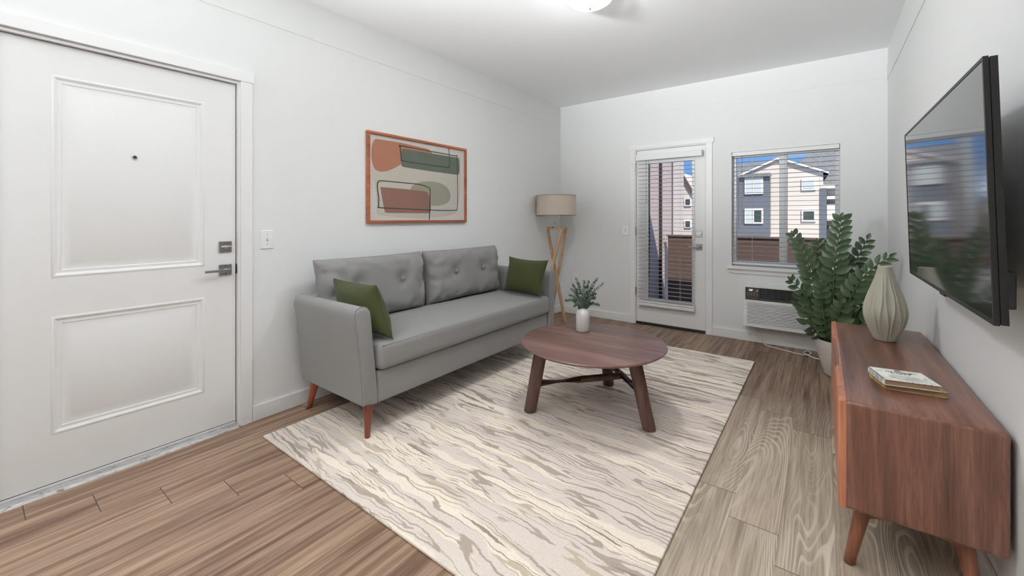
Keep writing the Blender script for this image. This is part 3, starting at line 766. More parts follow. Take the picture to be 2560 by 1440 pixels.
# ================================================================== MEDIA CONSOLE
CW1 = wood('console_walnut', C(86, 56, 45), C(112, 74, 60), C(138, 99, 82), 'y', 170, 26, .33, coat=.12, autoaxis=True, dist=.3)
CW2 = wood('console_door_walnut', C(150, 92, 66), C(170, 108, 79), C(184, 122, 92), 'z', 60, 9, .4)
CL = wood('console_leg_walnut', C(104, 62, 46), C(130, 80, 60), C(150, 98, 74), 'z', 110, 18, .4)
CY0, CY1, CZ0, CZ1 = 1.858, 3.238, .252, .632
con = thing('media_console', (.25, 2.55, 0), 'low walnut media console on angled legs along the right wall below the television', 'cabinet')
bm = nbm(); roundbox(bm, (.050, CY0 + .0006, CZ0 + .0006), (.448, CY1 - .0006, CZ1 - .0004), .015, (4, 6, 4)); obj('body', bm, CW1, con, smooth=True)
ym = (CY0 + CY1) / 2
def door_front(y0, y1, meet):
    bm = nbm(); nY, nZ = 72, 48; zlo, zhi = CZ0, CZ1 + .001
    g = []
    for i in range(nY + 1):
        row = []
        for j in range(nZ + 1):
            fi = i / nY; fi += -.12 * math.sin(2 * PI * fi); fj = j / nZ; fj += -.12 * math.sin(2 * PI * fj); y = y0 + (y1 - y0) * fi; z = zlo + (zhi - zlo) * fj
            d = abs(y - meet)                                  # distance from the meeting stile
            x = .044
            w_ = .27                                            # scooped finger pull beside the meeting stile
            t = max(0, 1 - d / w_); zz = (z - (zhi - .27)) / .27
            if t > 0 and zz > 0:
                dep = .013 * min(1, t * 9) * (1 - (1 - zz) ** 2) * min(1, max(0, (zz - (1 - t) * .15)))
                x += dep
            ez = min(z - zlo, zhi - z); 
            if ez < .012: x += .010 * (1 - math.sqrt(max(0, 1 - (1 - ez / .012) ** 2)))
            ey = min(y - CY0, CY1 - y)
            if ey < .012: x += .010 * (1 - math.sqrt(max(0, 1 - (1 - max(0, ey) / .012) ** 2)))
            row.append((x, y, z))
        g.append(row)
    F = [[bm.verts.new(p) for p in r] for r in g]; B = [[bm.verts.new((.067, p[1], p[2])) for p in r] for r in g]
    for i in range(nY):
        for j in range(nZ):
            bm.faces.new((F[i][j], F[i + 1][j], F[i + 1][j + 1], F[i][j + 1])); bm.faces.new((B[i][j], B[i][j + 1], B[i + 1][j + 1], B[i + 1][j]))
    for i in range(nY):
        for j in (0, nZ): bm.faces.new((F[i][j], F[i + 1][j], B[i + 1][j], B[i][j]))
    for j in range(nZ):
        for i in (0, nY): bm.faces.new((F[i][j], F[i][j + 1], B[i][j + 1], B[i][j]))
    return bm
obj('door', door_front(CY0, ym - .0015, ym), CW2, con, smooth=True, auto=45)
obj('door', door_front(ym + .0015, CY1, ym), CW2, con, smooth=True, auto=45)
for yb, dy in ((1.985, -.02), (3.11, .02)):
    taper_leg((.078, yb + dy, 0), (.128, yb, CZ0 + .003), .0165, .027, CL, con)
    taper_leg((.405, yb + dy, 0), (.365, yb, CZ0 + .003), .0165, .027, CL, con)
    bm = nbm(); pts = [(.118, .225), (.118, .175), (.135, .186), (.155, .197), (.18, .200), (.31, .200), (.336, .197), (.356, .186), (.372, .175), (.372, .225)]
    pts = [(.118, CZ0 + .002), (.112, .168), (.134, .188), (.158, .198), (.19, .201), (.30, .201), (.335, .198), (.360, .188), (.380, .168), (.376, CZ0 + .002)]
    prism(bm, [(x, yb - .017, z) for x, z in pts], (0, .034, 0)); bmesh.ops.bevel(bm, geom=[e for e in bm.edges], offset=.004, segments=2, affect='EDGES')
    obj('cross_rail', bm, CL, con, smooth=True, auto=50)

# ribbed vase on the console
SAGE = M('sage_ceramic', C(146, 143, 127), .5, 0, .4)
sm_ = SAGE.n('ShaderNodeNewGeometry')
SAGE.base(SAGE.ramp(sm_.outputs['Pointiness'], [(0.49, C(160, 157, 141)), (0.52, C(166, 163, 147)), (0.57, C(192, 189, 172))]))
vx, vy, vz = .262, 2.900, CZ1 + .0005
rv = thing('ribbed_vase', (vx, vy, vz), 'tall sage green ribbed teardrop vase standing on the media console', 'vase')
pf = [(.001, .001), (.058, 0), (.064, .006), (.075, .03), (.092, .06), (.106, .09), (.115, .118), (.119, .145), (.117, .17), (.110, .20), (.097, .235), (.081, .27), (.066, .305), (.053, .335), (.044, .36), (.040, .378), (.0385, .386), (.033, .386), (.033, .35), (.05, .30), (.001, .295)]
NR = 20
def ribs(t, z):
    amp = .16 * max(0, min(1, z / .05)) * max(0, min(1, (.386 - z) / .16)) + .012
    w_ = .085 * math.sin(z / .386 * 2 * PI * 1.15 + .3)
    best = 9
    for k in range(-1, NR + 1):
        c = 2 * PI * k / NR + (w_ if k % 2 else -w_)
        c2 = 2 * PI * (k + 1) / NR + (w_ if (k + 1) % 2 else -w_)
        if c <= t <= c2: best = (t - c) / (c2 - c); break
    if best == 9: best = 0
    return 1 - amp * (math.sin(best * PI) ** .8) * .55 + amp * .12
bm = nbm()
P2 = []
for (r0, z0), (r1, z1) in zip(pf[:17], pf[1:17]):
    for k in range(3): P2.append((r0 + (r1 - r0) * k / 3, z0 + (z1 - z0) * k / 3))
P2.append(pf[16]); P3 = [(a * .75, b) for a, b in P2 + pf[17:]]
lathe(bm, P3, (vx, vy, vz), 320, mod=ribs)
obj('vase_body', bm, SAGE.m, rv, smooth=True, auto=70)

# two books
def book(name, label, cat, A, B, C_, D_, z0, z1, cover, pages, spine_on_AD=True):
    """A near-left, B near-right, C far-right, D far-left; spine along A-D"""
    A, B, C_, D_ = [Vector((p[0], p[1], 0)) for p in (A, B, C_, D_)]; c = (A + B + C_ + D_) / 4
    t_ = thing(name, (c.x, c.y, z0), label, cat, 'books stacked on the media console')
    ct = .0022
    def sl(a, b, bm, ins=0.0):
        q = []
        for i, p in enumerate((A, B, C_, D_)):
            d = (c - p); m_ = ins
            if ins and i in (0, 3): 
                # keep the spine side flush
                e = (B - A).normalized() * .002 + ((D_ - A).normalized() if i == 0 else (A - D_).normalized()) * ins; q.append(p + e)
            else: q.append(p + (d.normalized() * ins * 1.3 if ins else Vector((0, 0, 0))))
        loft(bm, [[(p.x, p.y, a) for p in q], [(p.x, p.y, b) for p in q]])
    bm = nbm(); sl(z0, z0 + ct, bm); sl(z1 - ct, z1, bm)
    u = (B - A).normalized() * .003
    loft(bm, [[(A.x, A.y, z0), (A.x + u.x, A.y + u.y, z0), (D_.x + u.x, D_.y + u.y, z0), (D_.x, D_.y, z0)], [(A.x, A.y, z1), (A.x + u.x, A.y + u.y, z1), (D_.x + u.x, D_.y + u.y, z1), (D_.x, D_.y, z1)]])
    cv = obj('cover', bm, cover, t_)
    bm = nbm(); sl(z0 + ct, z1 - ct, bm, .004); obj('pages', bm, pages, t_)
    return t_, cv
PG = M('page_edges', C(150, 118, 88), .8); v = PG.coords(scale=(1, 1, 60)); PG.base(PG.ramp(PG.noise(v, 30, 3).outputs['Fac'], [(.3, C(128, 98, 72)), (.7, C(168, 136, 106))]))
def print_cover(name, paper, ink, dens, sc=(90, 420, 1)):
    m = M(name, paper, .45); v = m.coords(); 
    x = m.n('ShaderNodeMapping'); m.l(v, x.inputs['Vector']); x.inputs['Scale'].default_value = sc
    a = m.noise(x.outputs[0], 1.0, 2).outputs['Fac']; b = m.noise(v, 26, 2).outputs['Fac']
    f = m.math('MULTIPLY', m.ramp(a, [(.52, BW(0)), (.56, BW(1))]), m.ramp(b, [(.5, BW(0)), (.56, BW(1))]))
    m.base(m.mix(m.math('MULTIPLY', f, dens), paper, ink)); return m.m
bz = CZ1 + .0005
lowA, lowB = Vector((.187, 2.072)), Vector((.357, 2.090)); lowD = Vector((.150, 2.190)); lowC = Vector((.318, 2.212))
book('book', 'bottom book of the pair on the console, with a worn tan and yellow cover', 'book', lowA, lowB, lowC, lowD, bz, bz + .020, print_cover('tan_cover', C(186, 160, 104), C(60, 48, 40), .7), PG.m)
uA, uB, uC, uD = Vector((.183, 2.052)), Vector((.338, 2.082)), Vector((.302, 2.212)), Vector((.146, 2.188))
bk, cv = book('book', 'top book of the pair on the console, white cover printed with black lettering', 'book', uA, uB, uC, uD, bz + .0205, bz + .042, print_cover('white_cover', C(238, 238, 230), C(40, 40, 38), .55), PG.m)
ud = Vector((uB.x - uA.x, uB.y - uA.y, 0)).normalized(); wd = Vector((uD.x - uA.x, uD.y - uA.y, 0)); wd = (wd - ud * wd.dot(ud)).normalized()
INK = simple('black_ink', (.02, .02, .02, 1), .6)
cen = Vector((sum(p.x for p in (uA, uB, uC, uD)) / 4, sum(p.y for p in (uA, uB, uC, uD)) / 4, bz + .0423))
o_ = obj('cover_title', text_mesh('THE CATCHER', .0125, cen + wd * .034, ud, wd, .0002, bold=.0004), INK, bk)
o_ = obj('cover_title', text_mesh('IN THE RYE', .0115, cen + wd * .019, ud, wd, .0002, bold=.0003), INK, bk)
bm = nbm()
for k in range(9):
    a = k * .75; r = .0045 + .003 * (k % 3); c = cen + wd * .054 + ud * (math.cos(a) * r * .9) + wd * (math.sin(a) * r * .6)
    lathe(bm, [(.0028, 0), (.0028, .0003)], (c.x, c.y, c.z - .0003), 8)
obj('cover_emblem', bm, INK, bk)
bm = nbm(); random.seed(3)
for k in range(7):
    p = cen - wd * (.004 + k * .0085); L_ = random.uniform(.03, .06)
    q = [p - ud * L_, p + ud * L_, p + ud * L_ + wd * .0012, p - ud * L_ + wd * .0012]; prism(bm, q, (0, 0, .0002))
for k in range(16):
    p = Vector((uA.x, uA.y, 0)).lerp(Vector((uD.x, uD.y, 0)), .08 + k * .055); p.z = bz + .0235
    q = [p - ud * .0003, p - ud * .0003 + wd * .0035, p - ud * .0003 + wd * .0035 + Vector((0, 0, .0155)), p - ud * .0003 + Vector((0, 0, .0155))]
    if k % 3: prism(bm, q, -ud * .0002)
obj('cover_print_lines', bm, simple('grey_ink', (.22, .22, .21, 1), .6), bk)

# ================================================================== TELEVISION
SCR = M('tv_screen', (.018, .018, .018, 1), .07, 0, .5); SCR.b.inputs['IOR'].default_value = 1.9
TVB = simple('tv_frame_dark', (.012, .0115, .011, 1), .4, 0, .25)
ty0, ty1, tzt, tzb = 1.525, 2.750, 1.672, 1.005
xt, xb = .3185, .3375
tv = thing('television', (.40, (ty0 + ty1) / 2, tzb), 'large flat black television mounted on the right wall above the console', 'television')
def tvx(z, o=0): return xb + (xt - xb) * (z - tzb) / (tzt - tzb) + o
def tvslab(bm, a, b, za, zb_, x0, x1):
    loft(bm, [[(tvx(z, x0), y, z) for y, z in ((a, za), (b, za), (b, zb_), (a, zb_))], [(tvx(z, x1), y, z) for y, z in ((a, za), (b, za), (b, zb_), (a, zb_))]])
bm = nbm(); tvslab(bm, ty0 + .009, ty1 - .009, tzb + .012, tzt - .009, .0012, .010); obj('screen', bm, SCR.m, tv)
bm = nbm()
for a in ((ty0, ty0 + .009, tzb, tzt), (ty1 - .009, ty1, tzb, tzt), (ty0 + .009, ty1 - .009, tzb, tzb + .012), (ty0 + .009, ty1 - .009, tzt - .009, tzt)): tvslab(bm, *a, 0, .010)
obj('bezel', bm, TVB, tv)
bm = nbm(); tvslab(bm, ty0 + .002, ty1 - .002, tzb + .002, tzt - .002, .0125, .026); tvslab(bm, ty0 + .005, ty1 - .005, tzb + .005, tzt - .005, .010, .0125); obj('back_panel', bm, TVB, tv)
bm = nbm(); box(bm, .355, .408, 1.66, 2.62, 1.028, 1.126, .004); box(bm, .408, XR - .001, 2.0, 2.28, 1.04, 1.40, .004); box(bm, .345, .41, 1.95, 2.33, 1.08, 1.42, .004); obj('rear_housing', bm, simple('tv_back_plastic', (.028, .026, .024, 1), .5), tv)
bm = nbm(); tvslab(bm, 2.06, 2.13, tzb - .009, tzb, .002, .016); obj('sensor_tab', bm, TVB, tv)

# ================================================================== PICTURE
FRW = wood('cherry_frame_wood', C(128, 68, 42), C(160, 92, 60), C(184, 114, 80), 'y', 80, 12, .35)
py0, pz0 = 1.90, 1.23; pw, ph = 1.117, .725
pic = thing('framed_picture', (XL + .002, py0 + pw / 2, pz0), 'wide framed print of abstract rust, green and taupe shapes hanging above the sofa', 'picture')
fw, fd = .021, .030
for nm, a in (('frame_rail', (py0, py0 + pw, pz0, pz0 + fw)), ('frame_rail', (py0, py0 + pw, pz0 + ph - fw, pz0 + ph)), ('frame_stile', (py0, py0 + fw, pz0 + fw, pz0 + ph - fw)), ('frame_stile', (py0 + pw - fw, py0 + pw, pz0 + fw, pz0 + ph - fw))):
    bm = nbm(); box(bm, XL, XL + fd, *a, bev=.003); obj(nm, bm, FRW, pic)
def pm(name, c):
    m = M(name, c, .6, 0, .3); v = m.coords(); m.base(m.mix(m.noise(v, 9, 5, .6).outputs['Fac'], tuple(x * .92 for x in c[:3]) + (1,), tuple(x * 1.06 for x in c[:3]) + (1,)))
    m.b.inputs['Coat Weight'].default_value = .55; m.b.inputs['Coat Roughness'].default_value = .06; return m.m
mats = [pm('print_paper', C(200, 193, 188)), pm('print_cream', C(184, 178, 166)), pm('print_rust', C(160, 108, 84)), pm('print_green', C(88, 96, 82)), pm('print_olive', C(146, 142, 122)), pm('print_mauve', C(132, 96, 84)), pm('print_line', C(48, 46, 42))]
def smooth_loop(pts, n=5):
    P = [Vector((0, p[0], p[1])) for p in pts]; o = []; N = len(P)
    for i in range(N):
        p0, p1, p2, p3 = P[i - 1], P[i], P[(i + 1) % N], P[(i + 2) % N]
        for k in range(n):
            t = k / n; o.append(0.5 * ((2 * p1) + (-p0 + p2) * t + (2 * p0 - 5 * p1 + 4 * p2 - p3) * t * t + (-p0 + 3 * p1 - 3 * p2 + p3) * t ** 3))
    return o
bm = nbm(); px_ = XL + .012
box(bm, XL + .002, px_, py0 + fw, py0 + pw - fw, pz0 + fw, pz0 + ph - fw)
def art(pts, layer, mi):
    lp = smooth_loop(pts); x = px_ + .0004 * layer
    prism(bm, [(px_ - .001, py0 + p.y, pz0 + p.z) for p in lp], (x - px_ + .001, 0, 0), mi)
art([(0.052, 0.42), (0.073, 0.292), (0.095, 0.151), (0.099, 0.071), (0.221, 0.053), (0.464, 0.04), (0.736, 0.047), (0.936, 0.074), (1.0, 0.123), (1.043, 0.314), (1.048, 0.505), (1.038, 0.633), (0.885, 0.645), (0.651, 0.651), (0.331, 0.6), (.1, .56)], 1, 1)
art([(0.632, 0.369), (0.755, 0.367), (0.854, 0.333), (0.905, 0.27), (0.89, 0.202), (0.814, 0.164), (0.698, 0.15), (0.587, 0.161), (0.49, 0.203), (0.442, 0.248), (0.431, 0.294), (0.464, 0.33), (0.533, 0.355)], 2, 4)
art([(0.077, 0.664), (0.106, 0.669), (0.315, 0.673), (0.524, 0.665), (0.619, 0.66), (0.651, 0.648), (0.66, 0.62), (0.5, 0.56), (0.331, 0.492), (0.268, 0.458), (0.198, 0.427), (0.135, 0.412), (0.088, 0.42), (0.059, 0.451), (0.045, 0.505), (0.043, 0.566), (0.047, 0.609), (0.059, 0.644)], 3, 2)
art([(0.339, 0.617), (0.363, 0.624), (0.642, 0.625), (0.978, 0.625), (1.016, 0.619), (1.027, 0.571), (1.027, 0.488), (1.01, 0.465), (0.947, 0.46), (0.642, 0.464), (0.396, 0.471), (0.343, 0.475), (0.333, 0.498), (0.328, 0.557), (0.331, 0.603)], 4, 3)
art([(0.128, 0.286), (0.161, 0.288), (0.38, 0.285), (0.573, 0.278), (0.614, 0.27), (0.634, 0.243), (0.646, 0.187), (0.658, 0.139), (0.649, 0.089), (0.628, 0.084), (0.236, 0.082), (0.176, 0.086), (0.165, 0.1), (0.142, 0.197), (0.128, 0.271)], 4, 5)
line = [(0.639, 0.022), (0.644, 0.117), (0.649, 0.258), (0.646, 0.3), (0.619, 0.319), (0.551, 0.332), (0.481, 0.337), (0.299, 0.339), (0.131, 0.34), (0.106, 0.329), (0.095, 0.306), (0.099, 0.251), (0.108, 0.195), (0.106, 0.133), (0.112, 0.124), (0.299, 0.118), (0.642, 0.112), (0.834, 0.111), (0.968, 0.115), (0.994, 0.123), (1.002, 0.199), (1.0, 0.387), (0.991, 0.628), (0.968, 0.64), (0.642, 0.643), (0.331, 0.647), (0.319, 0.634), (0.325, 0.569), (0.333, 0.530), (0.35, 0.522), (0.642, 0.517), (0.874, 0.519), (0.887, 0.527), (0.89, 0.601), (0.883, 0.703)]
lw = [.0048 if i in (0, 1, 2, 3, 9, 10, 11, 12, 13, 25, 26, 27, 28) else .0034 for i in range(len(line))]
cl = catmull([(0, a, b) for a, b in line], 4); x = px_ + .0024
Lp, Rp = [], []
for i, p in enumerate(cl):
    d = (cl[min(i + 1, len(cl) - 1)] - cl[max(i - 1, 0)]); d.normalize(); n_ = Vector((0, -d.z, d.y)); w_ = lw[min(len(lw) - 1, round(i / 4))]
    Lp.append((x, py0 + p.y + n_.y * w_, pz0 + p.z + n_.z * w_)); Rp.append((x, py0 + p.y - n_.y * w_, pz0 + p.z - n_.z * w_))
loft(bm, [Lp, Rp], cap=False, closed=False, mi=6)
obj('print', bm, mats, pic)

# ================================================================== SWITCHES / OUTLET
def plate(name, label, cat, axis, a, z, kind):
    face = XL if axis == 'x' else YB
    def bx(bm, n0, n1, a0, a1, z0, z1, bev=.001):
        if axis == 'x': box(bm, face + n0, face + n1, a0, a1, z0, z1, bev)
        else: box(bm, a0, a1, face - n1, face - n0, z0, z1, bev)
    t_ = thing(name, (face + .0, a, z - .058) if axis == 'x' else (a, face, z - .058), label, cat)
    bm = nbm(); bx(bm, 0, .006, a - .037, a + .037, z - .059, z + .059, .003); obj('cover_plate', bm, VINYL, t_)
    dk = simple('slot_dark', (.05, .05, .05, 1), .5)
    if kind == 'switch':
        bm = nbm(); bx(bm, .005, .0068, a - .006, a + .006, z - .013, z + .013); s_ = obj('toggle_slot', bm, simple('slot_grey', (.45, .45, .45, 1), .5), t_)
        bm = nbm(); bx(bm, .0066, .018, a - .0038, a + .0038, z + .001, z + .009); obj('toggle', bm, VINYL, t_)
        for dz in (-.03, .03):
            bm = nbm(); bx(bm, .0055, .0068, a - .0025, a + .0025, z + dz - .0025, z + dz + .0025, 0); obj('screw', bm, simple('screw_grey', (.25, .25, .25, 1), .4), t_)
    else:
        for dz in (-.020, .020):
            bm = nbm(); bx(bm, .005, .0075, a - .016, a + .016, z + dz - .014, z + dz + .014, .003); s_ = obj('receptacle', bm, VINYL, t_)
            bm = nbm()
            for da in (-.006, .006): bx(bm, .0074, .0080, a + da - .0012, a + da + .0012, z + dz - .001, z + dz + .008, 0)
            bx(bm, .0074, .0080, a - .002, a + .002, z + dz - .009, z + dz - .005, 0); obj('slots', bm, dk, s_)
plate('light_switch', 'white toggle light switch on the left wall next to the entry door', 'light switch', 'x', 1.182, 1.133, 'switch')
plate('light_switch', 'small white toggle switch on the back wall left of the balcony door', 'light switch', 'y', -1.934, 1.118, 'switch')
plate('wall_outlet', 'white double power outlet low on the back wall beside the floor lamp', 'outlet', 'y', -2.62, .487, 'outlet')

# ================================================================== CEILING LIGHT
cl_ = thing('ceiling_light', (LX, LY, 2.70), 'white glass dome ceiling light with a metal finial', 'ceiling light')
bm = nbm(); lathe(bm, [(.001, 0), (.165, 0), (.165, -.022), (.155, -.028), (.001, -.028)], (LX, LY, H), 48); obj('base', bm, NICKEL, cl_, smooth=True, auto=40)
bm = nbm(); lathe(bm, [(.158, -.026), (.156, -.040), (.140, -.062), (.112, -.080), (.075, -.092), (.035, -.098), (.001, -.099)], (LX, LY, H), 48); 
for f in bm.faces: f.material_index = 1 if f.calc_center_median().z < H - .070 else 0
obj('glass_dome', bm, [emis('lit_frosted_glass_rim', (.985, .99, 1, 1), 7.0), emis('lit_frosted_glass', (.985, .99, 1, 1), 92.0)], cl_, smooth=True)
bm = nbm(); lathe(bm, [(.001, -.122), (.007, -.121), (.010, -.115), (.007, -.110), (.014, -.104), (.015, -.098), (.001, -.096)], (LX, LY, H), 20); obj('finial', bm, NICKEL, cl_, smooth=True)

# ================================================================== AIR CONDITIONER
ACW = simple('ac_white_plastic', (.80, .81, .80, 1), .35)
AX0, AX1, AZ0, AZ1, AY = -.643, .027, .182, .594, 4.755
ac = thing('air_conditioner', (-.31, YB, AZ0), 'white through-wall air conditioner mounted low under the window', 'air conditioner')
bm = nbm(); box(bm, AX0, AX1, AY + .012, YB, AZ0, AZ1, .006)
GZa, GZb, GXa, GXb = .209, .418, AX0 + .036, AX1 - .036       # grille area
ZP0, ZP1 = .449, .574                                        # dark control strip
for a in ((AX0, AX1, AZ0, GZa), (AX0, AX1, GZb, ZP0), (AX0, AX1, ZP1, AZ1), (AX0, GXa, GZa, GZb), (GXb, AX1, GZa, GZb), (AX0, AX0 + .022, ZP0, ZP1), (AX1 - .022, AX1, ZP0, ZP1)):
    box(bm, a[0], a[1], AY, AY + .016, a[2], a[3], .003)
obj('housing', bm, ACW, ac)
bm = nbm(); n_ = 15; st = (GZb - GZa) / n_
for k in range(n_):
    z = GZa + st * k
    prism(bm, [(GXa - .03, AY + .001, z + st * .05), (GXa - .03, AY - .003, z + st * .30), (GXa - .03, AY - .001, z + st * .70), (GXa - .03, AY + .010, z + st * .78)], (GXb - GXa + .06, 0, 0))
obj('intake_louvres', bm, ACW, ac)
GM = simple('ac_grille_shadow', (.10, .10, .10, 1), .7)
bm = nbm(); box(bm, GXa, GXb, AY + .008, AY + .011, GZa, GZb); obj('grille_backing', bm, GM, ac)
bm = nbm(); box(bm, AX0 + .022, -.500, AY + .004, AY + .014, ZP0, ZP1, .003); box(bm, -.500, AX1 - .022, AY + .004, AY + .014, ZP0, ZP0 + .022, .001); pnl = obj('control_panel', bm, simple('ac_dark_panel', C(70, 65, 63), .35, .2), ac)
for i, (a, z) in enumerate([(-.600, .519), (-.572, .519), (-.545, .519), (-.604, .500), (-.576, .500), (-.548, .500), (-.520, .500)]):
    bm = nbm(); box(bm, a - .009, a + .009, AY + .002, AY + .0045, z - .003, z + .003, .0008); obj('button', bm, simple('ac_button', C(130, 128, 126), .5), pnl)
bm = nbm(); box(bm, -.527, -.512, AY + .002, AY + .0045, .535, .556, .0008); obj('power_button', bm, simple('ac_button_light', C(150, 150, 150), .5), pnl)
DG = emis('led_digits', (.9, 1, 1, 1), 1.2)
obj('display_digits', text_mesh('OF', .026, (-.575, AY + .0035, .547), (1, 0, 0), (0, 0, 1), .0004, bold=.0006), DG, pnl)
bm = nbm(); box(bm, -.499, AX1 - .022, AY + .0095, AY + .0118, ZP0 + .022, ZP1); 
obj('outlet_shade_sheet', bm, simple('ac_shade_black', (.01, .01, .01, 1), .7), ac)  # flat black sheet on the housing, paints the shade inside the outlet
bm = nbm()
for z in (.488, .505, .523, .541, .558): tube(bm, [(-.490, AY + .006, z), (AX1 - .026, AY + .006, z)], .0015, 6)
for k in range(8): tube(bm, [(-.445 + k * .055, AY + .006, .478), (-.445 + k * .055, AY + .006, .566)], .0015, 6)
obj('outlet_grille', bm, simple('ac_grille_grey', (.13, .13, .14, 1), .5), ac)
bm = nbm(); c_ = catmull([(-.535, 4.86, .184), (-.53, 4.845, .14), (-.505, 4.83, .075), (-.465, 4.80, .022), (-.42, 4.77, .008), (-.36, 4.75, .0075), (-.29, 4.715, .0075), (-.22, 4.685, .0075), (-.155, 4.665, .0075), (-.115, 4.675, .0075), (-.085, 4.735, .0075), (-.095, 4.80, .012), (-.125, 4.80, .0105), (-.14, 4.74, .0075), (-.11, 4.665, .0145), (-.06, 4.62, .0075), (.02, 4.62, .0075), (.09, 4.70, .0075), (.10, 4.80, .03), (.10, 4.872, .12)], 8)
tube(bm, c_, .0062, 10); tag(obj('power_cord', bm, simple('cord_cream', C(206, 196, 188), .45), smooth=True), 'off-white power cord trailing from the air conditioner over the floor behind the plant pot', 'power cord')

# ================================================================== POTTED PLANT
POT = simple('matte_white_pot', C(196, 190, 184), .5, 0, .3, 40, .05)
SOIL = simple('dark_soil', C(52, 45, 40), .95, 0, .1, 60, 1.0, .01)
PX, PY = .128, 4.262
pl = thing('potted_plant', (PX, PY, 0), 'tall leafy green potted plant in a white pot between air conditioner and console', 'plant')
bm = nbm(); lathe(bm, [(.001, .001), (.105, 0), (.118, .006), (.132, .05), (.155, .13), (.176, .23), (.183, .285), (.181, .290), (.172, .290), (.168, .27), (.001, .262)][:9] + [(.165, .255), (.001, .25)], (PX, PY, 0), 56); obj('pot', bm, POT, pl, smooth=True, auto=45)
bm = nbm(); lathe(bm, [(.001, .250), (.166, .250), (.166, .262), (.08, .270), (.001, .272)], (PX, PY, 0), 32); obj('soil', bm, SOIL, pl, smooth=True)
ZL = M('plant_leaf', C(70, 88, 62), .38, 0, .5)
v = ZL.coords(); ZL.base(ZL.mix(ZL.noise(v, 7, 3).outputs['Fac'], C(50, 72, 46), C(84, 104, 72))); ZL.b.inputs['Coat Weight'].default_value = .12
ZS = simple('plant_stem', C(76, 90, 62), .5)
def leaf(bm, p, d, n, L_, Wd, mi=1):
    d = d.normalized(); n = (n - d * n.dot(d)).normalized(); s = d.cross(n); K = 7
    prof = [(0, .06), (.12, .55), (.30, .92), (.5, 1.0), (.70, .82), (.87, .45), (1.0, .02)]
    rows = []
    for t, w_ in prof:
        c = p + d * (L_ * t) - n * (L_ * .13 * t * t) + n * (L_ * .05 * math.sin(t * PI))
        hw = Wd / 2 * w_
        hw *= 1.12; rows.append([bm.verts.new(c + s * hw + n * hw * .28 - n * hw * .10), bm.verts.new(c + s * hw * .5 + n * hw * .06), bm.verts.new(c - n * .0015), bm.verts.new(c - s * hw * .5 + n * hw * .06), bm.verts.new(c - s * hw + n * hw * .18)])
    for a, b in zip(rows, rows[1:]):
        for k in range(4):
            f = bm.faces.new((a[k], a[k + 1], b[k + 1], b[k])); f.material_index = mi
CAM = Vector((0, 0, 1.27))
def frond(pts, L_, Wd, start, step, up=0.35, twist=0.0, seed=0, face=1.0):
    rnd = random.Random(seed); cv_ = catmull(pts, 14); n = len(cv_)
    bm = nbm(); tube(bm, cv_, [.0085 - .0062 * k / n for k in range(n)], 8)
    acc = 0; total = sum((cv_[k + 1] - cv_[k]).length for k in range(n - 1)); side = 1; nxt = start * total
    for k in range(n - 1):
        seg = (cv_[k + 1] - cv_[k]).length
        while acc + seg >= nxt:
            f = (nxt - acc) / seg; p = cv_[k].lerp(cv_[k + 1], f); t = (cv_[k + 1] - cv_[k]).normalized(); fr = nxt / total
            view = (CAM - p).normalized(); nn = (view * face + Vector((rnd.uniform(-.3, .3), rnd.uniform(-.3, .3), .45))).normalized()
            nn = (Matrix.Rotation(twist, 3, t) @ nn); nn = (nn - t * nn.dot(t)).normalized(); s = t.cross(nn)
            for sd in (1, -1):
                sc = (1 - .38 * max(0, fr - .6) / .4) * rnd.uniform(.9, 1.08) * (0.8 if fr < .25 else 1)
                d = s * sd * (1 - .15 * fr) + t * (up + .30 * fr) + Vector((0, 0, .08)) + nn * rnd.uniform(-.15, .12)
                leaf(bm, p + t * (.012 * (sd > 0)), d, nn + s * sd * .25, L_ * sc, Wd * sc)
            nxt += step * 1.12 * (1 - .25 * fr)
        acc += seg
    t = (cv_[-1] - cv_[-2]).normalized(); leaf(bm, cv_[-1], t, (CAM - cv_[-1]).normalized(), L_ * .5, Wd * .5)
    for j, f in enumerate(bm.faces): pass
    obj('frond', bm, [ZS, ZL.m], pl, smooth=True)
def B0(a, b): return Vector((PX + a, PY + b, .255))
frond([B0(-.05, -.04), (.07, 4.17, .50), (.075, 4.15, .85), (.120, 4.15, 1.255)], .125, .062, .16, .058, seed=1)
frond([B0(-.09, -.04), (-.02, 4.16, .50), (-.07, 4.14, .80), (-.12, 4.13, .97), (-.185, 4.12, 1.12)], .105, .055, .25, .055, seed=2)
frond([B0(-.08, -.06), (-.02, 4.10, .42), (-.08, 4.05, .60), (-.195, 4.00, .765)], .095, .048, .35, .058, seed=3)
frond([B0(.02, -.03), (.13, 4.16, .48), (.21, 4.10, .75), (.30, 4.05, .90), (.385, 4.02, .985)], .11, .050, .22, .058, seed=4, up=.5)
frond([B0(.01, .03), (.12, 4.30, .60), (.19, 4.33, .85), (.285, 4.33, 1.10)], .11, .055, .30, .060, seed=5)
frond([B0(-.05, .04), (.03, 4.33, .60), (.0, 4.36, .85), (-.03, 4.36, 1.05)], .105, .055, .20, .055, seed=6)
frond([B0(-.10, -.02), (-.07, 4.10, .40), (-.11, 4.08, .52), (-.175, 4.06, .62)], .09, .046, .22, .050, seed=7)
frond([B0(.05, .0), (.18, 4.24, .45), (.24, 4.22, .58), (.33, 4.20, .68)], .12, .062, .25, .056, seed=8)
frond([B0(-.03, .02), (.05, 4.26, .50), (.11, 4.24, .72), (.17, 4.24, .92)], .115, .060, .20, .056, seed=9)
frond([B0(-.06, -.08), (.02, 4.10, .42), (.0, 4.06, .58), (-.01, 4.04, .74)], .10, .054, .2, .052, seed=10)
